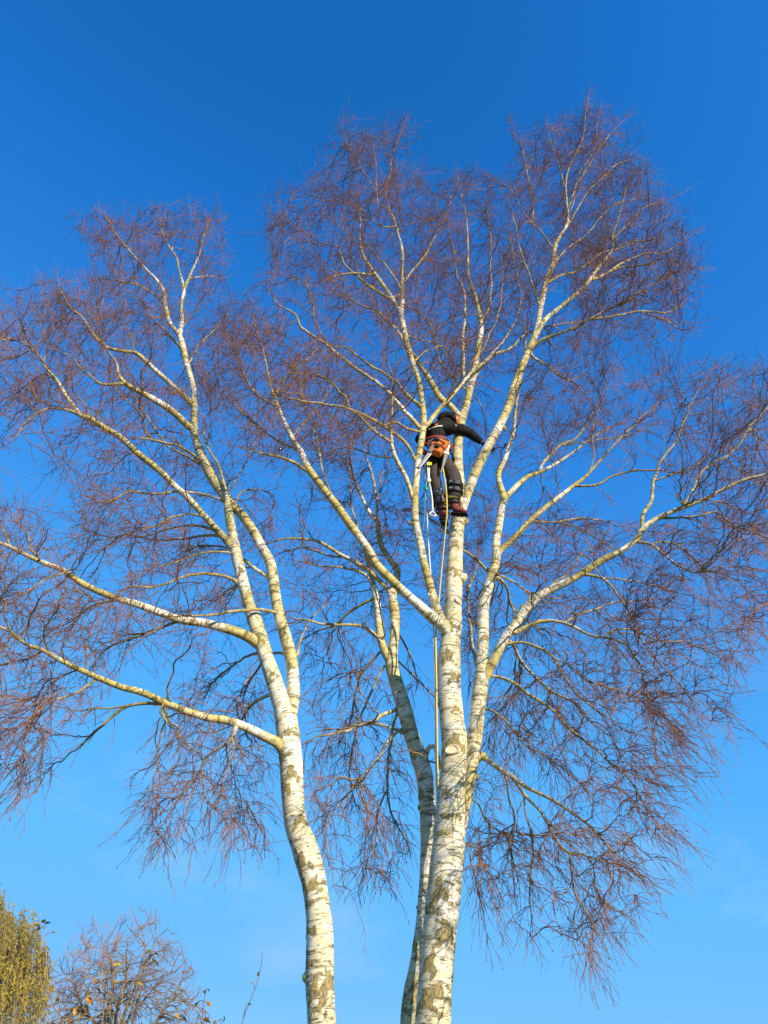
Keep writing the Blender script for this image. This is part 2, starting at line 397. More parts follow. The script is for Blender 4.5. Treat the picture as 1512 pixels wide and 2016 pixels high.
limb('L', 'Lb12', 'L1', .5, '463,995,5 470,975,5 493,963,4 526,969,4 540,985,3 530,1020')
limb('L', 'Lb13', 'L1', .5, '536,1140,10 525,1133,10 505,1118,8 488,1104,8 470,1095,6 440,1080,4 400,1100')
limb('L', 'Lb14', 'L1', .9, '368,725,6 385,690,4 410,660,4 430,640,3 450,625')
limb('L', 'Lb15', 'L1', .5, '360,690,5 335,665,5 315,645,4 300,630,3 285,600')
limb('L', 'Lb16', 'L1', -.5, '325,600,5 300,575,4 270,560,4 245,555,3 215,545')
limb('L', 'Lb17', 'L1r2', .4, '374,548,5 395,545,4 415,543,3 440,550')
limb('L', 'Lb18', 'L1', 1.0, '585,1290,8 590,1262,5 612,1217,4 640,1190,3 655,1170')
limb('L', 'Lb19', 'L0', .9, '560,1382,10 545,1372,9 530,1370,8 505,1385,7 490,1400,6 478,1420,5 470,1380,4 500,1320,3 510,1290')
limb('L', 'Lb20', 'L0', 1.3, '518,1285,8 490,1290,6 465,1305,5 430,1330,5 410,1355,4 400,1380')
limb('L', 'Lb21', 'L1', 1.1, '572,1290,7 545,1285,6 525,1295,5 500,1330,5 480,1370,4 475,1410')

# stout middle birch
limb('M', 'M0', None, lambda t: .0 * t, '812,2940,135 826,2500,92 842,2200,76 852,2016,70 856,1956,68 862,1865,68 872,1774,67 881,1682,64 888,1591,60 894,1528,56 896,1472,54 890,1417,48 885,1361,46 884,1306,46 887,1264,40 892,1235,35 892,1194,34 894,1139,34 896,1083,31 899,1042,29 903,1018,27 906,985,24 903,940,22 900,905,22 901,880,20 904,850,18 911,820,16 919,795,14 925,765,14 929,750,13 937,710,12 947,650,10 944,617,8 934,577,7 922,540,6 921,483,5 918,430,4 905,370,3 900,330', 6.6, sides=44,
     scars=[(1728, 1.15, .085, .20), (1812, 1.75, .11, .20), (1880, 1.25, .07, .18), (1935, 1.6, .14, .12), (1965, 1.3, .12, .10), (1640, 1.2, .08, .05), (1605, 1.9, .06, .06), (1560, 1.1, .09, .08), (1452, 1.5, .11, .17), (1400, 1.9, .06, .07), (1330, 1.8, .07, .12), (1285, 1.4, .07, .16), (1228, 1.3, .05, .12), (1130, 1.7, .05, .1), (1075, 1.5, .05, .1)], kind='trunk', lump=.03)
limb('M', 'M2', 'M0', lambda t: -.20 * np.clip(t / .08, 0, 1) - .25 * np.clip(t / .45, 0, 1) + .25 * np.clip((t - .45) / .55, 0, 1), '884,1250,26 876,1232,24 866,1218,21 854,1181,17 843,1139,16 835,1111,15 827,1069,15 818,1028,15 817,978,14 820,939,13 824,899,13 831,859,13 834,820,12 829,780,11 824,750,10 811,710,11 801,677,11 794,643,11 787,615,10 771,587,9 751,557,8 734,533,7 717,507,6 709,477,5 709,433,4 707,383', scars=S_(3, .05, .4, 9, (.03, .05), (.06, .1)))
limb('M', 'M2r', 'M2', .25, '790,620,8 794,583,8 794,533,7 794,500,7 789,470,6 781,443,6 767,413,5 751,403,4 742,377,4 741,343,3 737,300,3 727,260')
limb('M', 'M2r2', 'M2r', .3, '768,415,5 762,385,4 770,340,4 775,300,3 790,260,2 800,225')
limb('M', 'M2r3', 'M2r', .5, '796,556,5 811,533,5 837,500,4 854,467,4 874,433,4 887,397,3 900,350')
limb('M', 'M2l', 'M2', -.3, '772,588,8 764,586,7 737,567,7 711,547,6 684,520,5 664,483,4 637,477,4 604,460,3 554,430')
limb('M', 'M2l2', 'M2', -.4, '737,540,6 722,540,6 700,537,5 670,540,4 640,550')
limb('M', 'M2l3', 'M2r', -.4, '780,445,5 760,447,5 740,440,4 722,420,4 690,400,3 660,395')
limb('M', 'M2l4', 'M2r', -.2, '742,380,4 720,345,4 700,320,3 680,270,3 672,240')
limb('M', 'M2l5', 'M2', -.5, '790,575,5 770,535,5 745,505,4 715,475,4 690,460,3 655,435,3 620,400')
limb('M', 'M2a', 'M2', -.7, '833,850,10 825,841,9 808,821,9 790,798,8 771,778,8 751,760,8 717,737,7 677,707,7 637,677,6 597,650,6 581,620,5 547,600,4 524,567')
limb('M', 'M2a2', 'M2a', .5, '677,707,5 650,680,4 625,640,4 615,590,4 600,555,3 560,540')
limb('M', 'M2b', 'M2', -.9, '832,806,8 824,797,8 797,773,7 771,747,6 731,723,6 704,700,5 680,685,4 640,680')
limb('M', 'M2c', 'M2', -.6, '829,851,7 798,843,6 780,831,6 760,835,5 730,845,4 700,855')
limb('M', 'M2d', 'M2', -.9, '822,910,8 813,899,7 806,885,7 784,860,7 747,833,7 714,816,7 678,800,6 638,793,6 585,787,5 540,780,3 500,770')
limb('M', 'M2e', 'M2', -.8, '816,985,10 810,974,9 798,945,9 782,913,9 770,883,8 768,839,7 769,806,6 772,775,5 768,740,4 755,700,3 750,660')
limb('M', 'M2e2', 'M2e', -.5, '768,870,7 731,843,7 704,816,6 688,806,6 678,780,6 671,777,6 647,750,5 634,743,5 610,735,4 570,735')
limb('M', 'M2e3', 'M2e', .4, '775,900,5 750,900,4 720,890,4 690,880,3 660,885')
limb('M', 'M2f', 'M2', .9, '834,842,10 842,835,9 855,816,9 875,792,8 895,770,8 921,743,7 947,717,7 971,697,7 1008,683,6 1032,659,5 1080,644,5 1125,637,4 1158,629')
limb('M', 'M2g', 'M2', .7, '797,660,5 830,670,4 860,680,4 880,700,3 900,720')
limb('M', 'M2h', 'M2', .5, '812,715,5 840,690,4 868,678,4 885,690,3 900,730')
limb('M', 'M1a', 'M0', lambda t: -.1 * t, '912,822,14 903,818,13 887,800,13 867,784,13 854,762,12 837,733,11 822,712,10 806,690,9 785,655,7 760,630,6 740,612,5 700,595,4 660,560,3 630,520')
limb('M', 'M1b', 'M0', .5, '924,768,8 912,735,7 911,700,7 909,633,6 909,567,5 897,533,4 890,480,3 880,430')
limb('M', 'M1c', 'M0', .8, '929,752,7 950,720,6 975,690,5 1000,660,5 1020,620,4 1025,570,4 1010,500,3 1000,440')
limb('M', 'M1d', 'M0', -.6, '925,775,6 905,755,5 880,730,5 860,700,5 850,650,4 830,620,3 815,570')
limb('M', 'M1e', 'M0', .9, '945,640,6 960,610,5 965,570,5 962,520,4 965,470,4 960,420,3 965,370')
limb('M', 'M1f', 'M0', .6, '938,705,5 955,680,5 970,640,4 985,600,4 990,540,3 985,480')
limb('M', 'M5', 'M0', lambda t: -.12 * np.sin(np.clip(t * 2.2, 0, 1) * 3.1) + .2 * t, '903,1020,20 910,1002,18 915,990,17 925,958,19 941,919,19 961,879,18 983,839,17 1001,800,16 1010,768,16 1028,722,15 1047,678,14 1058,644,12 1065,603,11 1076,551,11 1088,522,10 1093,485,9 1102,466,8 1117,440,8 1117,410,7 1114,366,6 1121,328,5 1147,273,4 1153,224,3 1162,172')
limb('M', 'M5a', 'M5', .2, '1094,490,6 1084,483,6 1065,455,5 1043,436,5 1021,403,4 1002,373,4 972,354,3 940,335')
limb('M', 'M5b', 'M5a', .1, '1048,440,5 1050,418,5 1048,380,4 1037,336,4 1028,291,3 1011,262,2 1000,235')
limb('M', 'M5c', 'M5', .3, '1117,412,6 1121,403,6 1136,366,5 1158,328,5 1188,280,4 1218,247,2 1240,225')
limb('M', 'M5c2', 'M5', .6, '1107,458,6 1130,420,5 1160,375,5 1190,345,4 1220,320,4 1260,310')
limb('M', 'M5c3', 'M5', .5, '1116,430,5 1130,390,4 1140,340,4 1165,300,3 1175,250,2 1180,215')
limb('M', 'M5c4', 'M5', -.3, '1113,370,5 1100,330,4 1090,300,4 1080,270,3 1075,240')
limb('M', 'M5d', 'M5', -.5, '1055,660,11 1073,630,10 1106,603,9 1136,577,8 1158,555,8 1177,529,7 1195,507,7 1206,488,6 1206,466,5 1218,429,4 1232,373,3 1245,330')
limb('M', 'M5d2', 'M5d', .3, '1162,551,7 1192,540,6 1218,522,6 1244,509,5 1270,499,4 1307,498,3 1350,470')
limb('M', 'M5d3', 'M5d2', -.4, '1195,538,5 1232,525,5 1277,520,4 1303,511,3 1345,520')
limb('M', 'M5d4', 'M5d', .6, '1206,470,5 1240,440,4 1270,410,4 1300,400,3 1330,410')
limb('M', 'M5d5', 'M5d', -.4, '1208,490,5 1240,475,4 1280,470,4 1320,450,3 1365,465')
limb('M', 'M5e', 'M5', -.8, '1050,680,8 1075,665,7 1106,652,6 1151,633,6 1195,607,5 1232,592,5 1262,570,4 1310,545,3 1350,530')
limb('M', 'M5e2', 'M5e', .4, '1158,630,6 1210,622,5 1255,615,5 1314,615,4 1345,595')
limb('M', 'M5e3', 'M5e2', -.4, '1262,615,4 1307,629,4 1345,650,3 1370,640')
limb('M', 'M5f', 'M5', .9, '1045,694,7 1050,704,6 1080,722,5 1106,741,5 1136,756,4 1170,800')
limb('M', 'M5g', 'M5', .9, '1075,560,7 1100,540,6 1140,530,5 1180,500,5 1220,490,4 1260,470')
limb('M', 'M5h', 'M5', -.7, '1065,610,6 1050,570,5 1035,530,5 1020,480,4 1010,430,4 1000,390')
limb('M', 'M5i', 'M5', .6, '1088,525,6 1110,495,5 1150,470,5 1180,430,4 1215,400,4 1260,390')
limb('M', 'M3', 'M0', lambda t: -.20 * np.clip(t / .10, 0, 1) - .55 * t, '884,1256,28 872,1232,25 849,1214,22 827,1194,20 799,1169,18 771,1142,17 743,1114,17 727,1086,17 710,1061,16 688,1031,16 665,998,15 631,955,14 605,919,14 592,889,12 575,863,10 559,830,9 546,797,8 533,760,6 520,700,5 505,650,4 495,610')
limb('M', 'M3a', 'M3', -.5, '606,928,8 598,923,7 579,909,7 552,899,6 512,891,5 489,882,4 455,880')
limb('M', 'M3b', 'M3', .4, '592,893,7 585,885,6 559,873,6 529,853,5 506,833,5 473,806,4 450,770')
limb('M', 'M3c', 'M3', .6, '655,978,6 648,965,5 631,922,5 625,879,5 612,836,4 598,800,4 590,750,3 580,700')
limb('M', 'M3d', 'M3', -.4, '548,800,6 525,790,5 500,770,5 480,740,4 470,700,3 465,660')
limb('M', 'M3e', 'M3', .5, '540,780,5 560,745,4 590,720,4 620,690,3 640,660')
limb('M', 'M3f', 'M3', .6, '575,860,5 600,830,4 630,800,4 650,770,3 660,740')
limb('M', 'M4', 'M0', lambda t: -.10 * np.sin(t * 3.14) + .05 * t, '903,1650,20 912,1600,24 922,1540,26 930,1490,28 936,1444,29 941,1389,29 945,1361,30 948,1330,27 949,1306,24 951,1250,23 952,1194,22 958,1167,20 971,1125,18 977,1097,17 977,1069,16 983,1028,15 988,1000,14 991,978,14 984,955,12 981,940,11 984,925,10 994,905,9 1002,879,8 1012,849,7 1014,816,7 1020,770,6 1030,720,5 1035,660,4 1030,600', sides=24, scars=S_(5, .05, .5, 12, (.04, .06), (.06, .12)))
limb('M', 'M4a1', 'M4', .5, '992,985,11 1006,968,10 1024,950,10 1042,937,9 1062,930,8 1086,918,7 1119,897,6 1151,873,5 1185,850,4 1230,830')
limb('M', 'M4a2', 'M4a1', .3, '1063,930,7 1070,910,7 1102,877,6 1135,861,5 1159,829,4 1180,790,3 1200,750')
limb('M', 'M4a3', 'M4a2', .3, '1103,876,5 1140,872,4 1180,865,4 1230,860,3 1270,840')
limb('M', 'M4c', 'M4', -.4, '978,1094,12 985,1084,12 1013,1059,11 1042,1027,10 1074,999,10 1102,978,9 1127,958,8 1151,940,7 1175,914,6 1208,877,5 1244,841,5 1264,820,4 1297,792,3 1330,760')
limb('M', 'M4c2', 'M4c', -.4, '1130,956,7 1150,957,6 1179,954,6 1208,938,5 1248,928,5 1289,926,4 1345,932,3 1400,915')
limb('M', 'M4c3', 'M4c', .5, '1045,1027,6 1060,1027,5 1094,1029,5 1127,1023,4 1179,1023,4 1210,1030,3 1250,1040')
limb('M', 'M4c4', 'M4c3', -.3, '1100,1028,5 1127,1035,4 1159,1051,4 1191,1071,4 1215,1090,3 1240,1120')
limb('M', 'M4c5', 'M4c', .5, '1160,932,5 1170,895,4 1165,860,4 1175,820,3 1190,780')
limb('M', 'M4b', 'M4', -.9, '945,1352,22 953,1336,21 973,1298,19 993,1258,18 1013,1231,18 1034,1200,17 1062,1173,16 1094,1156,15 1127,1140,14 1159,1120,13 1191,1100,13 1224,1084,12 1252,1063,12 1268,1039,11 1297,1019,10 1329,1005,9 1361,993,8 1398,978,8 1426,962,7 1467,944,7 1507,934,6 1560,915,5 1610,900')
limb('M', 'M4b1', 'M4b', .4, '1266,1042,9 1266,1015,8 1281,982,8 1285,950,7 1297,922,6 1309,893,5 1329,865,5 1341,833,4 1360,790,3 1385,745,2 1415,710')
limb('M', 'M4b1a', 'M4b1', -.3, '1290,946,5 1329,932,5 1366,918,4 1386,901,4 1426,883,3 1460,850')
limb('M', 'M4b2', 'M4b', .4, '1345,998,7 1366,966,6 1382,934,6 1402,918,5 1442,893,5 1467,865,5 1479,837,5 1500,816,4 1530,780,3 1540,730')
limb('M', 'M4b3', 'M4b', -.5, '1248,1066,7 1281,1071,6 1305,1088,6 1337,1112,5 1370,1126,5 1402,1124,4 1450,1140,3 1490,1180')
limb('M', 'M4b4', 'M4b3', .4, '1285,1071,5 1297,1067,5 1329,1071,5 1357,1092,4 1385,1120,4 1400,1160,3 1430,1200')
limb('M', 'M4b5', 'M4b', .5, '1297,1020,6 1337,1019,5 1386,1011,5 1410,1007,5 1446,1035,4 1475,1045,4 1512,1059,3 1560,1080')
limb('M', 'M4b6', 'M4b', -.4, '1145,1130,7 1179,1136,6 1204,1152,6 1224,1181,6 1244,1213,5 1260,1250,5 1281,1282,4 1305,1310,4 1340,1345,3 1370,1390')
limb('M', 'M4b6a', 'M4b6', .4, '1185,1138,5 1215,1140,5 1250,1145,4 1290,1155,4 1340,1170,3 1390,1180')
limb('M', 'M4b7', 'M4b', -.5, '1005,1245,9 1015,1246,9 1038,1233,8 1066,1223,8 1094,1221,7 1127,1231,7 1159,1246,6 1191,1252,6 1228,1264,5 1252,1290,5 1268,1322,4 1276,1359,4 1285,1400,3 1300,1440')
limb('M', 'M4b7a', 'M4b7', .3, '1112,1225,5 1151,1205,5 1183,1197,5 1220,1185,4 1250,1187,4 1289,1177,3 1340,1190')
limb('M', 'M4b7b', 'M4b7', .4, '1193,1252,5 1208,1241,5 1244,1239,5 1301,1262,4 1345,1262,4 1390,1280,3 1430,1300')
limb('M', 'M4b8', 'M4b', -.2, '990,1265,7 1001,1268,7 1025,1264,6 1058,1274,6 1086,1292,6 1102,1322,5 1127,1359,5 1159,1387,4 1190,1410,3 1230,1440')
limb('M', 'M4b8a', 'M4b8', .4, '1088,1294,5 1127,1314,4 1159,1339,4 1200,1351,4 1250,1370,3 1290,1400')
limb('M', 'M4b9', 'M4b', 1.2, '1000,1258,8 1009,1268,7 1030,1306,7 1062,1339,6 1094,1367,6 1127,1383,5 1160,1420,4 1190,1440')
limb('M', 'M4b10', 'M4b', .8, '1075,1166,6 1095,1145,5 1120,1130,4 1150,1090,4 1180,1070,3 1200,1040')
limb('M', 'M4d', 'M4', 1.0, '975,1135,7 985,1140,7 1000,1160,6 1005,1190,6 1030,1220,5 1070,1240,4 1100,1250')
limb('M', 'M4e', 'M4', .7, '975,1130,6 990,1136,6 1013,1148,5 1046,1169,5 1090,1180,4 1130,1175')
limb('M', 'M4f', 'M4', -.5, '955,1335,8 969,1331,7 997,1337,7 1021,1351,7 1043,1369,7 1068,1383,7 1093,1404,6 1118,1434,6 1148,1459,6 1177,1484,5 1202,1507,5 1235,1521,4 1265,1534,3 1310,1550')
limb('M', 'M4f2', 'M4f', .3, '1205,1508,4 1239,1534,4 1265,1576,4 1281,1605,3 1310,1650')
limb('M', 'M4g', 'M4', -.4, '942,1398,6 959,1396,5 985,1409,5 1010,1438,5 1035,1471,4 1064,1484,4 1097,1505,3 1140,1540')
limb('M', 'M4h', 'M4', .9, '945,1340,7 935,1290,6 928,1240,6 924,1200,5 925,1160,5 935,1130,4 940,1100')
limb('M', 'M6', 'M4', -.7, '936,1488,16 952,1490,14 962,1498,11 980,1511,10 1010,1530,9 1035,1549,8 1068,1565,7 1097,1580,7 1127,1601,6 1156,1622,6 1181,1647,5 1206,1676,4 1240,1700,3 1290,1730')
limb('M', 'M6a', 'M6', .4, '1005,1528,7 1014,1538,7 1035,1567,7 1060,1592,6 1081,1622,6 1097,1655,6 1122,1680,6 1148,1682,5 1173,1691,5 1206,1697,4 1235,1709,4 1273,1735,3 1320,1760')
limb('M', 'M6b', 'M6a', -.2, '1122,1681,6 1125,1714,5 1131,1751,5 1148,1781,5 1164,1810,4 1172,1850,3 1165,1900,2 1180,1950')
limb('M', 'M6c', 'M6a', .3, '1155,1684,5 1168,1705,4 1173,1751,4 1198,1785,4 1231,1801,3 1260,1830')
limb('M', 'M6d', 'M6', .7, '985,1514,6 997,1534,6 1001,1572,5 1012,1613,5 1001,1659,5 1010,1697,4 1020,1740,3 1025,1790')
limb('M', 'M6e', 'M6a', .6, '1033,1562,5 1035,1601,5 1051,1651,5 1047,1726,4 1047,1790,3 1050,1850')
limb('M', 'M6f', 'M4', .7, '918,1570,6 926,1572,5 943,1584,5 959,1618,5 993,1643,4 1004,1668,4 1010,1710,3 1015,1770')
limb('M', 'M6g', 'M0', -.3, '900,1660,5 918,1661,4 934,1668,4 947,1697,4 959,1726,3 975,1780,2 985,1840')
limb('M', 'M6h', 'M0', .2, '900,1662,5 918,1665,4 930,1705,4 941,1743,4 951,1801,3 960,1860')
limb('M', 'M7', 'M0', .5, '897,1080,6 915,1085,5 935,1100,5 960,1125,6 970,1140,6', tip=False)
limb('M', 'M8', 'M0', .8, '893,1060,7 880,1045,6 860,1030,5 845,1020,4 830,1010,3 800,1000')

# slim birch behind
limb('B', 'B0', None, lambda t: .25 * t, '796,2940,75 800,2500,52 803,2200,42 806,2016,36 811,1956,34 820,1910,32 830,1850,31 836,1800,31 841,1740,32 844,1680,33 845,1640,34 842,1590,33 836,1530,34 828,1500,33 821,1480,31 809,1444,30 794,1389,30 781,1347,27 771,1306,26 774,1278,20 777,1250,19 777,1208,19 772,1170,18 778,1152,14 782,1138,13 781,1119,13 771,1106,12 754,1081,11 746,1056,10 743,1028,10 727,1008,8 714,982,7 698,945,6 691,915,5 685,870,4 680,830', 6.98, sides=26, scars=S_(8, .2, .7, 21, (.04, .07), (.08, .14)), kind='trunk')
limb('B', 'B1', 'B0', .2, '768,1300,20 757,1280,17 748,1250,15 743,1194,14 735,1153,12 727,1111,11 718,1083,7 705,1047,6 699,1022,5 691,992,5 690,940,4 685,900')
limb('B', 'B2', 'B0', -.3, '771,1172,12 760,1157,10 743,1139,9 724,1122,9 688,1100,8 674,1094,8 631,1068,7 598,1061,6 559,1061,5 520,1070,3 480,1060')
limb('B', 'B2b', 'B2', .4, '680,1096,6 650,1095,5 620,1085,5 590,1080,4 550,1090,3 520,1110')
limb('B', 'B3', 'B0', .3, '741,1022,7 742,992,7 737,962,6 727,919,6 717,896,5 710,860,4 700,820')
limb('B', 'B3b', 'B3', .3, '739,990,4 750,965,4 748,940,4 760,915,3 755,880')
limb('B', 'B4', 'B0', -.4, '782,1396,9 774,1400,8 752,1408,8 724,1425,7 688,1436,6 660,1444,6 620,1455,4 590,1475')
limb('B', 'B5', 'B0', -.2, '800,1446,8 791,1442,7 766,1431,6 732,1425,6 702,1431,5 660,1436,4 620,1430')
limb('B', 'B6', 'B0', -.5, '796,1440,8 790,1436,7 766,1456,7 741,1494,6 710,1533,6 688,1558,5 660,1590,4 640,1630,3 620,1650')
limb('B', 'B7', 'B0', .5, '785,1400,7 772,1431,6 766,1472,6 759,1500,5 759,1570,5 771,1613,4 795,1652,4 810,1690')
limb('B', 'B8', 'B0', .6, '765,1308,7 754,1314,6 732,1361,6 710,1411,5 696,1472,5 690,1530,4 700,1580')
limb('B', 'B9', 'B1', .7, '756,1278,7 749,1283,6 715,1322,6 700,1372,5 690,1420,4 670,1460')
limb('B', 'B10', 'B1', .6, '745,1178,7 729,1182,7 688,1205,6 660,1230,5 620,1245,4 590,1260')
limb('B', 'B11', 'B1', -.6, '757,1275,8 750,1263,8 727,1243,8 698,1233,7 651,1230,6 605,1220,5 560,1213')
limb('B', 'B12', 'B0', .6, '782,1250,6 788,1253,5 802,1278,5 815,1310,4 825,1350')
limb('B', 'B13', 'B0', .3, '778,1303,6 785,1303,5 815,1333,5 854,1372,4 870,1400')
limb('B', 'B14', 'B1', -.5, '738,1160,7 728,1140,7 712,1128,7 690,1122,6 660,1118,5 620,1115,4 570,1100')
limb('B', 'B15', 'B0', -.15, '838,1525,13 839,1508,12 838,1487,11 846,1470,10 855,1470,9 861,1485,8 866,1512,8', tip=False)
limb('B', 'B16', 'B7', -.4, '759,1560,5 745,1600,4 740,1650,4 735,1700,3 740,1760')
limb('B', 'B17', 'B6', .4, '705,1535,5 715,1580,4 725,1600,4 720,1650,3 715,1720')
#PART2_END

# ------------------------------------------------------------------ crowns: branchlets and twigs grown from the limbs
REG = [  # tree, density, habit (+ rises, - weeps), outline in photograph pixels, depth scatter
    ('L', 1.75, .55, [(150, 450), (240, 425), (330, 410), (445, 420), (450, 520), (440, 600), (470, 700), (470, 800), (400, 830), (250, 800), (130, 760), (70, 640), (110, 530), (170, 560), (200, 520)], .7),
    ('L', 1.35, .30, [(-60, 600), (0, 580), (100, 540), (150, 640), (160, 800), (60, 830), (-60, 820)], .7),
    ('L', .72, -.05, [(-60, 1000), (60, 1010), (110, 830), (250, 800), (420, 900), (450, 1100), (480, 1250), (300, 1300), (-60, 1270)], .8),
    ('L', .62, -.75, [(-60, 1270), (250, 1300), (200, 1380), (110, 1410), (110, 1520), (60, 1590), (-60, 1540)], .6),
    ('L', .58, -.75, [(340, 1330), (540, 1350), (560, 1480), (560, 1600), (520, 1700), (400, 1650), (345, 1700), (270, 1660), (270, 1560), (330, 1480)], .7),
    ('L', .60, .0, [(420, 850), (560, 1000), (600, 1200), (480, 1250), (440, 1050)], .7),
    ('M', 1.8, .35, [(440, 580), (560, 610), (640, 640), (700, 760), (700, 900), (620, 960), (480, 880), (430, 760)], .7),
    ('M', 1.9, .60, [(530, 440), (590, 380), (660, 280), (720, 250), (800, 245), (820, 320), (890, 330), (880, 420), (840, 560), (780, 640), (650, 620), (540, 560)], .8),
    ('M', 2.4, .55, [(820, 430), (900, 340), (1000, 350), (1060, 420), (1060, 640), (980, 740), (880, 780), (800, 680)], .8),
    ('M', 3.3, .55, [(1015, 260), (1090, 250), (1155, 205), (1220, 260), (1290, 380), (1370, 480), (1340, 630), (1230, 670), (1150, 640), (1060, 480), (1000, 350)], .8),
    ('M', 1.6, .25, [(1000, 700), (1150, 640), (1210, 700), (1240, 800), (1180, 860), (1060, 900), (1000, 850)], .8),
    ('M', 1.2, .30, [(640, 640), (800, 660), (830, 780), (800, 880), (700, 800)], .6),
    ('M', 1.3, .40, [(1200, 770), (1300, 745), (1430, 715), (1560, 720), (1580, 900), (1540, 1100), (1400, 1000), (1280, 900), (1180, 880)], .6),
    ('M', .80, -.55, [(1000, 960), (1280, 1050), (1400, 1000), (1560, 1020), (1500, 1270), (1440, 1400), (1330, 1430), (1200, 1400), (1000, 1330)], .8),
    ('M', .54, -.75, [(960, 1340), (1200, 1400), (1430, 1420), (1380, 1490), (1290, 1590), (1350, 1630), (1270, 1760), (1220, 1860), (1170, 1920), (1090, 1800), (1010, 1820), (940, 1780), (925, 1680), (960, 1560)], .7),
    ('M', .80, .10, [(775, 800), (1000, 780), (1000, 960), (960, 1300), (890, 1300), (840, 1250), (800, 1000)], .5, .9),
    ('M', .60, -.35, [(905, 1250), (1000, 1340), (955, 1560), (925, 1600), (925, 1400)], .4, .6),
    ('B', .62, .05, [(590, 1000), (780, 950), (840, 1000), (840, 1200), (740, 1280), (600, 1250)], .6),
    ('B', .62, -.70, [(590, 1250), (740, 1280), (800, 1400), (820, 1560), (810, 1680), (760, 1770), (690, 1790), (645, 1700), (600, 1600)], .6),
    ('B', .85, .25, [(620, 780), (780, 800), (800, 940), (650, 1000)], .5),
]
def inside(poly, p):
    poly = np.array(poly, float); x, y = p[:, 0], p[:, 1]; c = np.zeros(len(p), bool)
    j = len(poly) - 1
    for i in range(len(poly)):
        xi, yi = poly[i]; xj, yj = poly[j]
        m = ((yi > y) != (yj > y)) & (x < (xj - xi) * (y - yi) / (yj - yi + 1e-9) + xi)
        c ^= m; j = i
    return c
def area(poly):
    p = np.array(poly, float); q = np.roll(p, -1, 0)
    return abs(np.sum(p[:, 0] * q[:, 1] - q[:, 0] * p[:, 1])) / 2
def sample(poly, n):
    p = np.array(poly, float); lo, hi = p.min(0), p.max(0); out = np.zeros((0, 2))
    while len(out) < n:
        s = rng.uniform(lo, hi, (n * 3, 2)); out = np.vstack([out, s[inside(poly, s)]])
    return out[:n]
ND = {t: dict(P=[], D=[], r=[]) for t in 'LMB'}
for l in LIMBS.values():
    C, r = l['C'], l['r']
    T = nrm(np.gradient(C, axis=0))
    k = r < .034
    d = ND[l['tree']]; d['P'].append(C[k]); d['D'].append(T[k]); d['r'].append(r[k])
THICK = [(np.hstack([l['px'], l['C'][:, 1:2], l['r'][:, None], (l['r'] * 2 * F / zc(l['C']))[:, None]]))[::2] for l in LIMBS.values() if l['w'] > 15]
THICK = np.vstack(THICK); THICK = THICK[THICK[:, 4] > 11]

def targets(reg, n):
    tree, dens, habit, poly, sg = reg[:5]; yo = reg[5] if len(reg) > 5 else .12
    P0 = np.vstack(ND[tree]['P']); px0 = proj(P0)
    c = sample(poly, max(4, n // 12)); nu = int(n * (.75 if habit < -.3 else .55))
    a = np.vstack([sample(poly, nu), c[rng.integers(0, len(c), n - nu)] + rng.normal(0, 28, (n - nu, 2))])
    Y = np.empty(len(a))
    for s in range(0, len(a), 500):
        b = a[s:s + 500]
        Y[s:s + 500] = P0[np.argmin(((b[:, None] - px0[None]) ** 2).sum(-1), 1), 1]
    Y = Y + rng.normal(yo, sg, len(a))
    Y = np.clip(Y, 3.9, 9.8)
    # keep twigs off the sunny faces of the big stems and away from the climber
    keep = np.ones(len(a), bool)
    for s in range(0, len(a), 500):
        b = a[s:s + 500]
        d2 = np.sqrt(((b[:, None] - THICK[None, :, :2]) ** 2).sum(-1)) - THICK[None, :, 4] * .5
        bad = (d2 < 10) & (Y[s:s + 500, None] < THICK[None, :, 2] + .1)
        keep[s:s + 500] = ~bad.any(1)
    keep &= ~((a[:, 0] > 800) & (a[:, 0] < 975) & (a[:, 1] > 795) & (a[:, 1] < 1045) & (Y < 7.0))
    a, Y = a[keep], Y[keep]
    return np.array([at(x, y, yy) for (x, y), yy in zip(a, Y)])

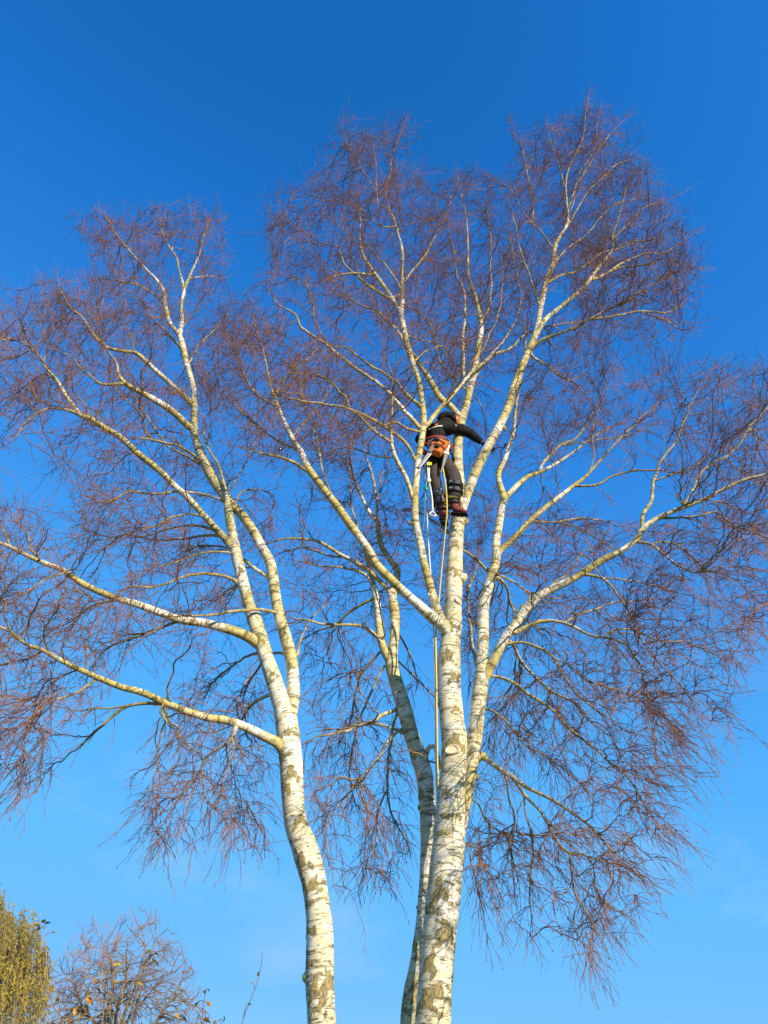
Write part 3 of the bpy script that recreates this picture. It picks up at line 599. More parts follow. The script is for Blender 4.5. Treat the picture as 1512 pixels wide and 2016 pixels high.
def grow(tree, T, habit, K, maxlen, rcap, rtip, nodes, wob, curl=.4):
    """curved shoots from the best nearby wood to the target points"""
    P, D, Rn = nodes
    res_p, res_r = [], []
    for s in range(0, len(T), 250):
        t = T[s:s + 250]
        d = t[:, None] - P[None]; L = np.linalg.norm(d, axis=-1) + 1e-6
        cs = (d * D[None]).sum(-1) / L
        cost = L * (1 + (.95 if habit < -.3 else .6) * (1 - cs)) + (np.maximum(d[..., 2], 0) * .8 if habit < -.3 else 0) + np.where(L < .06, .5, 0)
        b = np.argmin(cost, 1); i = np.arange(len(t))
        ok = (L[i, b] < maxlen) & (cs[i, b] > -.35)
        t, b = t[ok], b[ok]; p0, d0, r0 = P[b], D[b], Rn[b]
        n = len(t)
        if n == 0: continue
        ln = np.linalg.norm(t - p0, axis=1)[:, None]
        up = np.array([0, 0, 1.0])
        c1 = p0 + nrm(nrm(t - p0) * .7 + d0 * .6 + up * (.25 + .15 * habit)) * ln * curl
        c2 = t + (-nrm(t - p0) + up * (-habit * .9) + rng.normal(0, .22, (n, 3))) * ln * .32
        u = np.linspace(0, 1, K)[None, :, None]
        Q = (1 - u) ** 3 * p0[:, None] + 3 * u * (1 - u) ** 2 * c1[:, None] + 3 * u * u * (1 - u) * c2[:, None] + u ** 3 * t[:, None]
        w_ = np.cumsum(rng.normal(0, wob, (n, K, 3)), 1); w_[:, 0] = 0; w_ -= u * w_[:, -1:] * .5
        Q[:, 1:] += (w_ * ln[:, None])[:, 1:]
        rb = np.minimum(np.minimum(r0 * .75, rcap), rtip + ln[:, 0] * rcap * .9)
        rad = rb[:, None] + (rtip - rb)[:, None] * np.linspace(0, 1, K)[None] ** .8
        res_p.append(Q); res_r.append(rad)
    if not res_p: return np.zeros((0, K, 3)), np.zeros((0, K))
    return np.vstack(res_p), np.vstack(res_r)

AXIS = {'L': at(600, 1700, 6.45), 'M': at(890, 1600, 6.6), 'B': at(790, 1400, 6.98), None: np.array([0, 0, 0.])}
CUR = [None]
def twigs(P0, D0, L, K, r0, r1, habit, wob):
    """wiry twigs starting at P0; habit bends them up or down"""
    tree = CUR[0]; n = len(P0); Q = np.empty((n, K, 3)); Q[:, 0] = P0; d = D0.copy()
    g = np.zeros((n, 3)); g[:, 2] = habit
    lean = np.where(habit < -.3, .45, .12) * (tree is not None)
    g[:, 0] = np.clip((P0[:, 0] - AXIS[tree][0]) / 1.5, -1, 1) * lean; g[:, 1] = np.clip((P0[:, 1] - AXIS[tree][1]) / 1.5, -1, 1) * lean
    for k in range(1, K):
        d = nrm(d + rng.normal(0, wob, (n, 3)) + g * .30)
        Q[:, k] = Q[:, k - 1] + d * (L / (K - 1))[:, None]
    rad = np.linspace(1, 0, K)[None] * (r0 - r1)[:, None] + r1[:, None]
    return Q, rad

def side_dirs(T, ang):
    n = len(T)
    a = nrm(np.cross(T, rng.normal(0, 1, (n, 3))))
    return nrm(T * np.cos(ang)[:, None] + a * np.sin(ang)[:, None])

def shoots_on(Q, rad, habit, spacing, lmin, lmax, ang, K, r0, wob, frac0=.15):
    """start points spaced along polylines Q"""
    n, k, _ = Q.shape
    seg = np.linalg.norm(np.diff(Q, axis=1), axis=-1).sum(1)
    cnt = np.maximum(1, (seg / spacing).astype(int))
    idx = np.repeat(np.arange(n), cnt)
    f = rng.uniform(frac0, 1.0, len(idx)) * (k - 1); i = np.minimum(f.astype(int), k - 2); w_ = (f - i)[:, None]
    P0 = Q[idx, i] * (1 - w_) + Q[idx, i + 1] * w_
    T = nrm(Q[idx, i + 1] - Q[idx, i])
    D = side_dirs(T, rng.uniform(*ang, len(idx)) * np.where(habit[idx] < -.3, .62, .92))
    L = rng.uniform(lmin, lmax, len(idx)) * (1 - .35 * (f / (k - 1)))
    rb = np.minimum(np.full(len(idx), r0) * rng.uniform(.8, 1.2, len(idx)), rad[idx, i] * .9)
    return twigs(P0, D, L, K, rb, rb * .55, habit[idx], wob), habit[idx]

tot = 0
for tree in 'LMB':
    CUR[0] = tree
    VV, QQ, RR, off = [], [], [], 0
    def put(Q, rad, sides):
        global tot
        if len(Q) == 0: return
        V, F4, r = tubes(Q, rad, sides)
        VV.append(V); QQ.append(F4 + put.off); RR.append(r); put.off += len(V); tot += len(F4) * 2
    put.off = 0
    base = (np.vstack(ND[tree]['P']), np.vstack(ND[tree]['D']), np.concatenate(ND[tree]['r']))
    l1p, l1r, l1h = [], [], []
    for reg in [r for r in REG if r[0] == tree]:
        T = targets(reg, int(area(reg[3]) / 10000 * 7.0 * reg[1] ** .5))
        Q, r = grow(tree, T, reg[2], 13, 2.4, .0095, .0034, base, .022)
        l1p.append(Q); l1r.append(r); l1h.append(np.full(len(Q), reg[2]))
    l1p, l1r, l1h = np.vstack(l1p), np.vstack(l1r), np.concatenate(l1h)
    put(l1p, l1r, 5)
    D1 = nrm(np.gradient(l1p, axis=1))
    thin = base[2] < .014
    nodes = (np.vstack([base[0][thin], l1p[:, 2:].reshape(-1, 3)]), np.vstack([base[1][thin], D1[:, 2:].reshape(-1, 3)]), np.concatenate([base[2][thin], l1r[:, 2:].reshape(-1)]))
    l2p, l2r, l2h = [], [], []
    for reg in [r for r in REG if r[0] == tree]:
        T = targets(reg, int(area(reg[3]) / 10000 * 31 * reg[1]))
        Q, r = grow(tree, T, reg[2], 9, .95, .0048, .0024, nodes, .03)
        l2p.append(Q); l2r.append(r); l2h.append(np.full(len(Q), reg[2]))
    l2p, l2r, l2h = np.vstack(l2p), np.vstack(l2r), np.concatenate(l2h)
    put(l2p, l2r, 3)
    # twigs on branchlets, on branches and on the thin ends of the traced limbs
    (Qa, ra), ha = shoots_on(l2p, l2r, l2h, .060, .12, .34, (.5, 1.1), 4, .0024, .22)
    put(Qa, ra, 3)
    (Qb, rb), hb = shoots_on(l1p, l1r, l1h, .080, .14, .42, (.5, 1.2), 5, .0026, .22)
    put(Qb, rb, 3)
    tp, tr, th = [], [], []
    for l in LIMBS.values():
        if l['tree'] != tree: continue
        k = np.where(l['r'] < .0125)[0]
        if len(k) < 8: continue
        C = l['C'][k]; ii = np.linspace(0, len(C) - 1, 13).astype(int)
        tp.append(C[ii]); tr.append(l['r'][k][ii])
        th.append(np.clip(nrm(C[-1] - C[0])[2] * .8, -.8, .6))
    tp, tr, th = np.array(tp), np.array(tr), np.array(th)
    (Qc, rc), hc = shoots_on(tp, tr, th, .05, .15, .5, (.5, 1.2), 6, .0028, .2)
    put(Qc, rc, 3)
    # the ends of branchlets run on as fine twigs, and twigs fork once more
    E = np.vstack([l2p, ]); De = nrm(E[:, -1] - E[:, -2])
    Qd, rd = twigs(E[:, -1], De, rng.uniform(.1, .4, len(E)), 5, l2r[:, -1], l2r[:, -1] * .55, l2h, .2); put(Qd, rd, 3)
    for Qx, rx, hx, sp_ in ((Qa, ra, ha, .17), (Qb, rb, hb, .13), (Qc, rc, hc, .13), (Qd, rd, l2h, .15)):
        (Qe, re), he = shoots_on(Qx, rx, hx, sp_, .05, .15, (.5, 1.0), 3, .0018, .2, .2)
        put(Qe, re, 3)
    # buds and catkins at twig ends
    ends = np.vstack([Qa[:, -1], Qb[:, -1], Qc[:, -1], Qd[:, -1]]); ed = np.vstack([nrm(q[:, -1] - q[:, -2]) for q in (Qa, Qb, Qc, Qd)])
    m = rng.random(len(ends)) < .3
    e, dd = ends[m], ed[m]; dd = nrm(dd + np.array([0, 0, -.5]) * rng.random((len(e), 1)))
    ln = rng.uniform(.010, .028, (len(e), 1))
    Qf = np.stack([e - dd * .004, e + dd * ln * .5, e + dd * ln], 1)
    put(Qf, np.tile(np.array([[.0014, .0038, .0016]]), (len(e), 1)), 3)
    V, F4, r = np.vstack(VV), np.vstack(QQ), np.concatenate(RR)
    bk = np.array(V) * 1.0
    me = mesh_np('crown', V, F4, 4, True, {'bark': ('FLOAT_VECTOR', bk), 'rad': ('FLOAT', r)})
    o = link('crown', me, M_BIRCH, TREES[tree])
    tag(o, 'fine purple-brown leafless twigs with buds', kind='stuff')
    print('CROWN', tree, len(l1p), len(l2p), len(Qa), len(F4) * 2)
CUR[0] = None
print('TRI', tot)
#PART3_END

# ------------------------------------------------------------------ the climber
def skin(name, verts, edges, mat, parent, root=0, sub=2, flat=None):
    """a continuous limb-like surface grown round a skeleton: verts are (point, radius or (rx, ry))"""
    me = bpy.data.meshes.new(name)
    me.from_pydata([tuple(v[0]) for v in verts], edges, [])
    o = link(name, me, mat, parent)
    m = o.modifiers.new('skin', 'SKIN'); m.use_smooth_shade = True; m.branch_smoothing = .6
    for i, v in enumerate(verts):
        r = v[1] if isinstance(v[1], tuple) else (v[1], v[1])
        me.skin_vertices[0].data[i].radius = r
        me.skin_vertices[0].data[i].use_root = (i == root)
    s_ = o.modifiers.new('sub', 'SUBSURF'); s_.levels = sub; s_.render_levels = sub
    return o
def chain(n, start=0):
    return [(i, i + 1) for i in range(start, start + n - 1)]
def tube(name, pts, r, mat, parent=None, sides=8, step=.015, closed=False):
    pts = np.array(pts, float)
    if closed: pts = np.vstack([pts, pts[:1]])
    C = catmull(pts, step)
    rr_ = np.full(len(C), r) if np.isscalar(r) else np.interp(np.linspace(0, 1, len(C)), np.linspace(0, 1, len(r)), r)
    n = len(C)
    T = nrm(np.gradient(C, axis=0)); a = np.cross(T[0], np.array([.2, .3, .93])); a /= np.linalg.norm(a); A = []
    for i in range(n):
        a = a - T[i] * np.dot(a, T[i]); a /= np.linalg.norm(a); A.append(a)
    A = np.array(A); B = np.cross(T, A); g = np.arange(sides) * 2 * np.pi / sides
    V = (C[:, None] + rr_[:, None, None] * (np.cos(g)[None, :, None] * A[:, None] + np.sin(g)[None, :, None] * B[:, None])).reshape(-1, 3)
    i = np.arange(n - 1)[:, None] * sides; j = np.arange(sides)[None]; j2 = (j + 1) % sides
    Fq = [tuple(q) for q in np.stack([i + j, i + j2, i + sides + j2, i + sides + j], -1).reshape(-1, 4)]
    Fq += [tuple(range(sides))[::-1], tuple(range((n - 1) * sides, n * sides))]
    me = bpy.data.meshes.new(name); me.from_pydata([tuple(v) for v in V], [], Fq)
    for p in me.polygons: p.use_smooth = True
    return link(name, me, mat, parent)
def frame(u, w_):
    u = Vector(u).normalized(); w_ = Vector(w_); w_ = (w_ - u * w_.dot(u)).normalized(); return u, w_, u.cross(w_)
def block(name, c, axes, size, mat, parent=None, bevel=.01, taper=1.0, seg=2):
    """a bevelled solid along its own three axes; taper narrows the far end of the first axis"""
    bm = bmesh.new(); bmesh.ops.create_cube(bm, size=1)
    for v in bm.verts:
        k = taper if v.co.x > 0 else 1
        v.co = Vector((v.co.x * size[0], v.co.y * size[1] * k, v.co.z * size[2] * k))
    if bevel: bmesh.ops.bevel(bm, geom=bm.edges[:], offset=bevel, segments=seg, affect='EDGES', profile=.6)
    u, a, b = axes
    for v in bm.verts: v.co = Vector(c) + u * v.co.x + a * v.co.y + b * v.co.z
    me = bpy.data.meshes.new(name); bm.to_mesh(me); bm.free()
    return link(name, me, mat, parent)
def ring(name, c, axis, rx, ry, r, mat, parent, ref=(1, 0, 0), sides=8):
    u, a, b = frame(axis, ref)
    pts = [Vector(c) + a * math.cos(t) * rx + b * math.sin(t) * ry for t in np.linspace(0, 2 * math.pi, 17)[:-1]]
    return tube(name, [tuple(p) for p in pts], r, mat, parent, sides, .03, True)
def band(name, c, axis, rx, ry, height, thick, mat, parent, ref=(1, 0, 0)):
    """a flat strap round a limb"""
    u, a, b = frame(axis, ref); n = 24; V, Fq = [], []
    for i in range(n):
        t = 2 * math.pi * i / n; d = a * math.cos(t) * rx + b * math.sin(t) * ry; o_ = d.normalized() * thick
        for dd, h in ((d, -.5), (d + o_, -.5), (d + o_, .5), (d, .5)): V.append(tuple(Vector(c) + dd + u * (h * height)))
    for i in range(n):
        j = (i + 1) % n
        for k in range(4): Fq.append((i * 4 + k, i * 4 + (k + 1) % 4, j * 4 + (k + 1) % 4, j * 4 + k))
    me = bpy.data.meshes.new(name); me.from_pydata(V, [], Fq); bmf(me)
    return link(name, me, mat, parent)
def bmf(me):
    bm = bmesh.new(); bm.from_mesh(me); bmesh.ops.recalc_face_normals(bm, faces=bm.faces); bm.to_mesh(me); bm.free()

M_HOOD = plain('black_fleece', (.016, .015, .015), .85, .2, .5, 60)
M_TROU = plain('charcoal_work_trousers', (.062, .050, .043), .8, .2, .5, 40)
M_BLK = plain('black_webbing', (.012, .012, .013), .55, .4)
M_SHIN = plain('black_leather_pad', (.018, .018, .02), .32, .5)
M_RED = plain('red_harness_padding', (.45, .035, .025), .6, .3, .2, 60)
M_ORG = plain('orange_plastic', (.75, .17, .015), .4, .45)
M_BOOT = plain('red_brown_boot_leather', (.22, .045, .028), .5, .4, .4, 50)
M_SOLE = plain('black_rubber_sole', (.014, .013, .013), .75, .2)
M_YEL = plain('yellow_boot_cuff', (.60, .40, .03), .6, .3)
M_OLV = plain('olive_boot_cuff', (.26, .26, .04), .7, .2)
M_SKIN = plain('skin', (.50, .28, .19), .55, .3)
M_GLOVE = plain('dark_glove', (.05, .035, .02), .8, .2)
M_STEEL = plain('brushed_steel', (.36, .35, .32), .42, .5, .1, 80, .5)
M_GREY = plain('grey_plastic', (.17, .165, .15), .5, .4)
M_WROPE = plain('cream_rope', (.78, .74, .60), .8, .2, .25, 140)
M_YROPE = plain('yellow_rope', (.80, .56, .12), .8, .2, .3, 140)
M_BROPE = plain('blue_rope', (.02, .30, .62), .7, .2, .2, 140)
M_GRN = plain('green_metal', (.01, .30, .14), .35, .5, 0, 30, .3)
M_LIME = plain('lime_tag', (.62, .72, .03), .6, .3)
M_WHT = plain('white_print', (.80, .78, .74), .7, .2)

def A_(x, y, Y): return Vector(at(x, y, Y))
J = dict(pelvis=A_(857, 890, 6.42), waist=A_(856, 872, 6.41), chest=A_(864, 850, 6.42), upper=A_(873, 837, 6.45), neck=A_(880, 831, 6.52), head=A_(880, 837, 6.66),
         shR=A_(897, 840, 6.47), elR=A_(925, 853, 6.60), wrR=A_(949, 871, 6.60), haR=A_(960, 879, 6.62),
         shL=A_(851, 844, 6.40), elL=A_(822, 867, 6.50), wrL=A_(838, 874, 6.62), haL=A_(846, 872, 6.70),
         hipR=A_(870, 900, 6.42), knR=A_(895, 941, 6.33), anR=A_(893, 996, 6.38), baR=A_(906, 1008, 6.37), toR=A_(921, 1009, 6.38),
         hipL=A_(850, 902, 6.42), knL=A_(858, 952, 6.33), anL=A_(871, 1008, 6.42), baL=A_(875, 1020, 6.50), toL=A_(878, 1030, 6.58))
for a_, b_ in (('pelvis', 'neck'), ('shR', 'elR'), ('elR', 'wrR'), ('shL', 'elL'), ('elL', 'wrL'), ('hipR', 'knR'), ('knR', 'anR'), ('hipL', 'knL'), ('knL', 'anL'), ('anR', 'toR'), ('anL', 'toL'), ('shL', 'shR')):
    print('LEN', a_, b_, round((J[a_] - J[b_]).length, 2))
person = tag(empty('person', (J['anR'].x, J['anR'].y, J['anR'].z - .12)), 'person in black hoodie and dark trousers, leaning out from the birch fork', 'person')
def mid(a, b, t=.5): return J[a].lerp(J[b], t)

# body: one continuous surface (head, trunk, arms to the wrists, legs)
bv = [(J['pelvis'], (.09, .08)), (J['waist'], .08), (J['chest'], (.06, .05)), (J['upper'], (.05, .05)), (J['neck'], .045), (J['head'], (.075, .085)), (J['head'] + Vector((.03, .05, .05)), (.06, .07)),
      (J['shR'], .03), (J['elR'], .034), (J['wrR'], .026), (J['shL'], .03), (J['elL'], .034), (J['wrL'], .026),
      (J['hipR'], .06), (J['knR'], .045), (J['anR'], .035), (J['hipL'], .06), (J['knL'], .045), (J['anL'], .035)]
be = [(0, 1), (1, 2), (2, 3), (3, 4), (4, 5), (5, 6), (3, 7), (7, 8), (8, 9), (3, 10), (10, 11), (11, 12), (0, 13), (13, 14), (14, 15), (0, 16), (16, 17), (17, 18)]
body = skin('body', bv, be, M_SKIN, person)
hv = [(J['waist'] + Vector((0, 0, -.03)), (.128, .105)), (J['waist'].lerp(J['chest'], .5), (.130, .108)), (J['chest'], (.148, .125)), (J['upper'], (.150, .125)), (mid('upper', 'neck', .6), (.11, .10)), (J['neck'] + Vector((.01, .03, .0)), .075),
      (J['shR'], .092), (mid('shR', 'elR', .5), .074), (J['elR'], .064), (mid('elR', 'wrR', .5), .056), (J['wrR'], .040),
      (J['shL'], .090), (mid('shL', 'elL', .5), .066), (J['elL'], .060), (mid('elL', 'wrL', .5), .052), (J['wrL'], .040)]
he = [(0, 1), (1, 2), (2, 3), (3, 4), (4, 5), (3, 6), (6, 7), (7, 8), (8, 9), (9, 10), (3, 11), (11, 12), (12, 13), (13, 14), (14, 15)]
hoodie = tag(skin('hoodie', hv, he, M_HOOD, person), 'black hooded sweatshirt with a white line of print across the back')
tv = [(J['pelvis'] + Vector((0, 0, .05)), (.126, .105)), (J['pelvis'] + Vector((0, 0, -.03)), (.125, .11)), (J['hipR'] + Vector((0, 0, -.04)), .092), (mid('hipR', 'knR', .55), .092), (J['knR'], .088), (mid('knR', 'anR', .3), .088), (mid('knR', 'anR', .7), .082), (J['anR'] + Vector((0, 0, .03)), .068),
      (J['hipL'] + Vector((0, 0, -.04)), .088), (mid('hipL', 'knL', .55), .076), (J['knL'], .066), (mid('knL', 'anL', .3), .070), (mid('knL', 'anL', .7), .064), (J['anL'] + Vector((0, 0, .03)), .055)]
te = [(0, 1), (1, 2), (2, 3), (3, 4), (4, 5), (5, 6), (6, 7), (1, 8), (8, 9), (9, 10), (10, 11), (11, 12), (12, 13)]
trousers = tag(skin('trousers', tv, te, M_TROU, person, 1), 'charcoal work trousers with straps round the calves')
def wrinkle(o, st, sc):
    tx = bpy.data.textures.new('folds', 'CLOUDS'); tx.noise_scale = sc
    d = o.modifiers.new('folds', 'DISPLACE'); d.texture = tx; d.strength = st; d.mid_level = .5; d.texture_coords = 'LOCAL'
    s2 = o.modifiers.new('sub2', 'SUBSURF'); s2.levels = 1; s2.render_levels = 1
wrinkle(hoodie, .022, .07); wrinkle(trousers, .026, .06)
# hands: palm and five separate fingers; the right one closes round the leaning stem
def hand(o0, fwd, side, up, curl, mat, wrist):
    vs = [(wrist, .028), (o0 + fwd * .03, (.036, .02)), (o0 + fwd * .075, (.040, .018))]; es = [(0, 1), (1, 2)]
    for k, (off, ln) in enumerate(((-.030, .070), (-.010, .080), (.011, .074), (.030, .058))):
        p = o0 + fwd * .085 + side * off; d = fwd.copy(); prev = 2
        for s_ in range(3):
            vs.append((p, .0095 - .001 * s_)); es.append((prev, len(vs) - 1)); prev = len(vs) - 1
            d = (d + up * -curl).normalized(); p = p + d * ln * (.5 if s_ == 0 else .35)
        vs.append((p, .007)); es.append((prev, len(vs) - 1))
    p = o0 + fwd * .03 - side * .038; d = (fwd * .6 - side * .8).normalized(); prev = 1
    for s_ in range(3):
        vs.append((p, .011 - .0015 * s_)); es.append((prev, len(vs) - 1)); prev = len(vs) - 1
        d = (d + up * -curl * .8 + fwd * .2).normalized(); p = p + d * .034
    return skin('glove', vs, es, mat, person, 0, 1)
fR = (J['haR'] - J['wrR']).normalized()
hand(J['wrR'] + fR * .02 + Vector((0, .02, 0)), fR, Vector((.25, 0, .97)).normalized(), Vector((0, 1, 0)), .55, M_GLOVE, J['wrR'])
fL = (J['haL'] - J['wrL']).normalized()
hand(J['wrL'] + fL * .02, fL, Vector((0, -.3, .95)).normalized(), Vector((-1, 0, 0)), .5, M_GLOVE, J['wrL'])
# helmet, hood roll, ear defenders, face
def ellipsoid(name, c, axes, rad, mat, parent, lo=-1.0, seg=20, rings=12):
    u, a, b = axes; bm = bmesh.new(); bmesh.ops.create_uvsphere(bm, u_segments=seg, v_segments=rings, radius=1)
    bmesh.ops.delete(bm, geom=[v for v in bm.verts if v.co.z < lo], context='VERTS')
    for v in bm.verts: v.co = Vector(c) + a * v.co.x * rad[0] + b * v.co.y * rad[1] + u * v.co.z * rad[2]
    me = bpy.data.meshes.new(name); bm.to_mesh(me); bm.free()
    for p in me.polygons: p.use_smooth = True
    return link(name, me, mat, parent)
hd = J['head'] + Vector((.012, .0, .02)); hu = Vector((.05, -.10, .99)).normalized(); look = Vector((.35, .93, -.1))
hx = frame(hu, look)     # up, forward, left/right
helmet = ellipsoid('helmet', hd + hu * .02, hx, (.125, .104, .098), M_BLK, person, -.25)
ring('helmet_rim', hd + hu * .004, hu, .126, .105, .008, M_BLK, helmet, tuple(look))
sideR = hx[2] if hx[2].x > 0 else -hx[2]
for sg in (1, -1):
    c = hd + sideR * (.108 * sg) + hu * .012 - look.normalized() * .02
    muff = ellipsoid('ear_muff', c, frame(sideR * sg, hu), (.062, .050, .042), M_ORG, person)
    ring('cushion', c - sideR * (.012 * sg), sideR, .044, .036, .011, M_BLK, muff, tuple(hu))
    tube('wire_arm', [c + sideR * .01 * sg, c + hu * .05 + sideR * .012 * sg, c + hu * .09], .004, M_STEEL, muff)
ellipsoid('nose', hd + look.normalized() * .098 - hu * .05, frame(hu, look), (.018, .014, .022), M_SKIN, person, seg=10, rings=6)
hoodroll = skin('hood', [(J['neck'] + Vector((-.10, -.02, -.02)), .04), (J['neck'] + Vector((-.07, -.05, .05)), .05), (J['neck'] + Vector((0, -.055, .075)), .055), (J['neck'] + Vector((.07, -.04, .05)), .048), (J['neck'] + Vector((.10, .0, -.01)), .038)], chain(5), M_HOOD, person)
# boots with cuffs, soles and climbing irons
def boot(an, he, ba, to, cuff_mat, sg):
    f = (to - he); f.z = 0; f.normalize()
    b_ = skin('boot', [(an + Vector((0, 0, .07)), .060), (an, .058), (he.lerp(ba, .25) + Vector((0, 0, .035)), (.050, .050)), (he + Vector((0, 0, .012)), (.042, .040)), (ba + Vector((0, 0, .012)), (.050, .040)), (to, (.040, .032))], [(0, 1), (1, 2), (2, 3), (2, 4), (4, 5)], M_BOOT, person)
    dn = Vector((0, 0, -.036))
    skin('sole', [(he + dn - f * .01, (.040, .016)), (he.lerp(ba, .5) + dn, (.036, .014)), (ba + dn, (.048, .015)), (to + dn + f * .015 + Vector((0, 0, .008)), (.038, .012))], chain(4), M_SOLE, b_, 0, 1)
    band('cuff', an + Vector((0, 0, .085)), (0, 0, 1), .064, .064, .045, .012, cuff_mat, b_)
    band('ankle_strap', an + Vector((0, 0, .02)), (0, 0, 1), .066, .066, .03, .008, M_BLK, b_)
    s_ = Vector((sg * .07, 0, 0))
    tube('spur_shank', [an + s_ + Vector((0, 0, .28)), an + s_ * 1.05 + Vector((0, 0, .1)), an + s_ + Vector((0, 0, -.06)), an + s_ * .5 + f * .02 + Vector((0, 0, -.098)), an - s_ * .6 + f * .02 + Vector((0, 0, -.10))], .008, M_STEEL, b_, 6)
boot(J['anR'], A_(888, 1006, 6.38), A_(908, 1008, 6.37), A_(919, 1009, 6.36), M_OLV, -1)
boot(J['anL'], A_(869, 1015, 6.40), A_(874, 1024, 6.50), A_(877, 1031, 6.57), M_YEL, 1)
for a_, b_, t, r_ in (('knR', 'anR', .30, .090), ('knR', 'anR', .52, .086), ('knL', 'anL', .45, .078), ('knL', 'anL', .68, .074)):
    ax = J[b_] - J[a_]
    st = band('calf_strap', mid(a_, b_, t), ax, r_, r_, .045, .010, M_BLK, person)
    block('buckle', mid(a_, b_, t) + Vector((-r_ * .45, -r_ * .95, 0)), frame((1, -.4, 0), (0, 0, 1)), (.04, .025, .012), M_STEEL, st, .003)
block('shin_pad', mid('knL', 'anL', .56) + Vector((-.01, -.065, 0)), frame(J['anL'] - J['knL'], (1, 0, 0)), (.17, .10, .035), M_SHIN, person, .015, .8)
# harness
sp_ax = J['chest'] - J['pelvis']
harness = band('harness', J['pelvis'] + sp_ax.normalized() * .075, sp_ax + Vector((-.05, 0, .0)), .152, .140, .075, .018, M_RED, person)
band('belt', J['pelvis'] + sp_ax.normalized() * .075, sp_ax + Vector((-.05, 0, .0)), .172, .160, .03, .006, M_BLK, harness)
for h_, k_, r_ in (('hipR', 'knR', .108), ('hipL', 'knL', .104)):
    band('leg_loop', mid(h_, k_, .16), J[k_] - J[h_], r_, r_, .05, .012, M_BLK, harness)
for dx, mt in ((-.11, M_RED), (.10, M_BLK), (.13, M_STEEL)):
    p = J['pelvis'] + Vector((dx, -.13, .03))
    tube('gear_loop', [p + Vector((-.03, 0, .03)), p + Vector((-.025, -.02, -.03)), p + Vector((.015, -.025, -.04)), p + Vector((.03, 0, .03))], .006, mt, harness)
for dx, dz, mt in ((.125, -.02, M_STEEL), (.15, .0, M_GRN), (.10, -.05, M_STEEL), (.165, -.03, M_RED)):
    p = J['pelvis'] + Vector((dx, -.13, dz))
    ring('carabiner', p, (.4, -1, .1), .020, .040, .006, mt, harness, (1, 0, 0), 6)
tube('suspender', [J['pelvis'] + Vector((-.04, -.135, -.02)), J['pelvis'] + Vector((-.02, -.16, -.08)), J['pelvis'] + Vector((.03, -.15, -.1)), J['pelvis'] + Vector((.08, -.135, -.04))], .007, M_STEEL, harness)

# print on the back of the hoodie, laid on the cloth itself
bpy.context.view_layer.update()
from mathutils.bvhtree import BVHTree
dg = bpy.context.evaluated_depsgraph_get()
he_ = hoodie.evaluated_get(dg); hm = he_.to_mesh()
bvh = BVHTree.FromPolygons([hoodie.matrix_world @ v.co for v in hm.vertices], [tuple(p.vertices) for p in hm.polygons])
he_.to_mesh_clear()
def on_back(pts):
    out = []
    for x, y in pts:
        tgt = A_(x, y, 6.5); d = (tgt - Vector((0, 0, EYE))).normalized()
        hit = bvh.ray_cast(Vector((0, 0, EYE)), d)
        if hit[0] is not None: out.append((hit[0], hit[1]))
    return out
def print_strip(name, line, wd, mat):
    h = on_back(line)
    if len(h) < 3: return
    V, Fq = [], []
    for i, (p, n) in enumerate(h):
        t = (h[min(i + 1, len(h) - 1)][0] - h[max(i - 1, 0)][0]).normalized(); s_ = n.cross(t).normalized()
        for q in (p + n * .001 - s_ * wd, p + n * .005 - s_ * wd, p + n * .005 + s_ * wd, p + n * .001 + s_ * wd): V.append(tuple(q))
    for i in range(len(h) - 1):
        for k in range(4): Fq.append((i * 4 + k, i * 4 + (k + 1) % 4, i * 4 + 4 + (k + 1) % 4, i * 4 + 4 + k))
    Fq += [(3, 2, 1, 0), tuple(len(h) * 4 - 4 + k for k in range(4))]
    me = bpy.data.meshes.new(name); me.from_pydata(V, [], Fq); bmf(me)
    link(name, me, mat, hoodie)
print_strip('back_print', [(844 + i * 2.25, 845.5 - 7 * math.sin(i / 12 * 1.6)) for i in range(13)], .007, M_WHT)
print_strip('back_print', [(856.5 + i, 837.5 - i * .45) for i in range(7)], .009, M_ORG)

# chainsaw hanging from the harness
saw_u = Vector((-.50, -.05, -.86)); sx_ = frame(saw_u, (.86, 0, -.5)); sc0 = A_(864, 882, 6.20)
saw = tag(empty('chainsaw', sc0), 'small orange chainsaw with steel bar hanging behind the climber\'s hips', 'chainsaw')
bodyb = block('motor_housing', sc0, sx_, (.20, .15, .12), M_ORG, saw, .025, .85, 3)
block('top_cover', sc0 - sx_[0] * .03 + sx_[1] * .05 - sx_[2] * 0 + Vector((0, -.045, 0)), sx_, (.11, .07, .06), M_ORG, saw, .018, .8, 3)
block('starter_cover', sc0 + Vector((-.005, -.068, 0)) + sx_[0] * .03, sx_, (.05, .06, .025), M_BLK, saw, .012, .9, 3)
block('sprocket_cover', sc0 + sx_[0] * .10 - sx_[1] * .045 + Vector((0, -.035, 0)), sx_, (.09, .055, .04), M_GREY, saw, .012, .8, 3)
bar = block('guide_bar', sc0 + sx_[0] * .27 - sx_[1] * .035 + Vector((0, -.03, 0)), sx_, (.26, .046, .010), M_STEEL, saw, .004, .7, 2)
block('chain', sc0 + sx_[0] * .27 - sx_[1] * .035 + Vector((0, -.03, 0)), sx_, (.266, .052, .006), M_BLK, bar, .002, .7, 1)
tube('top_handle', [sc0 - sx_[0] * .10 - sx_[1] * .06, sc0 - sx_[0] * .09 - sx_[1] * .12, sc0 + sx_[0] * .02 - sx_[1] * .125, sc0 + sx_[0] * .08 - sx_[1] * .07], .015, M_BLK, saw)
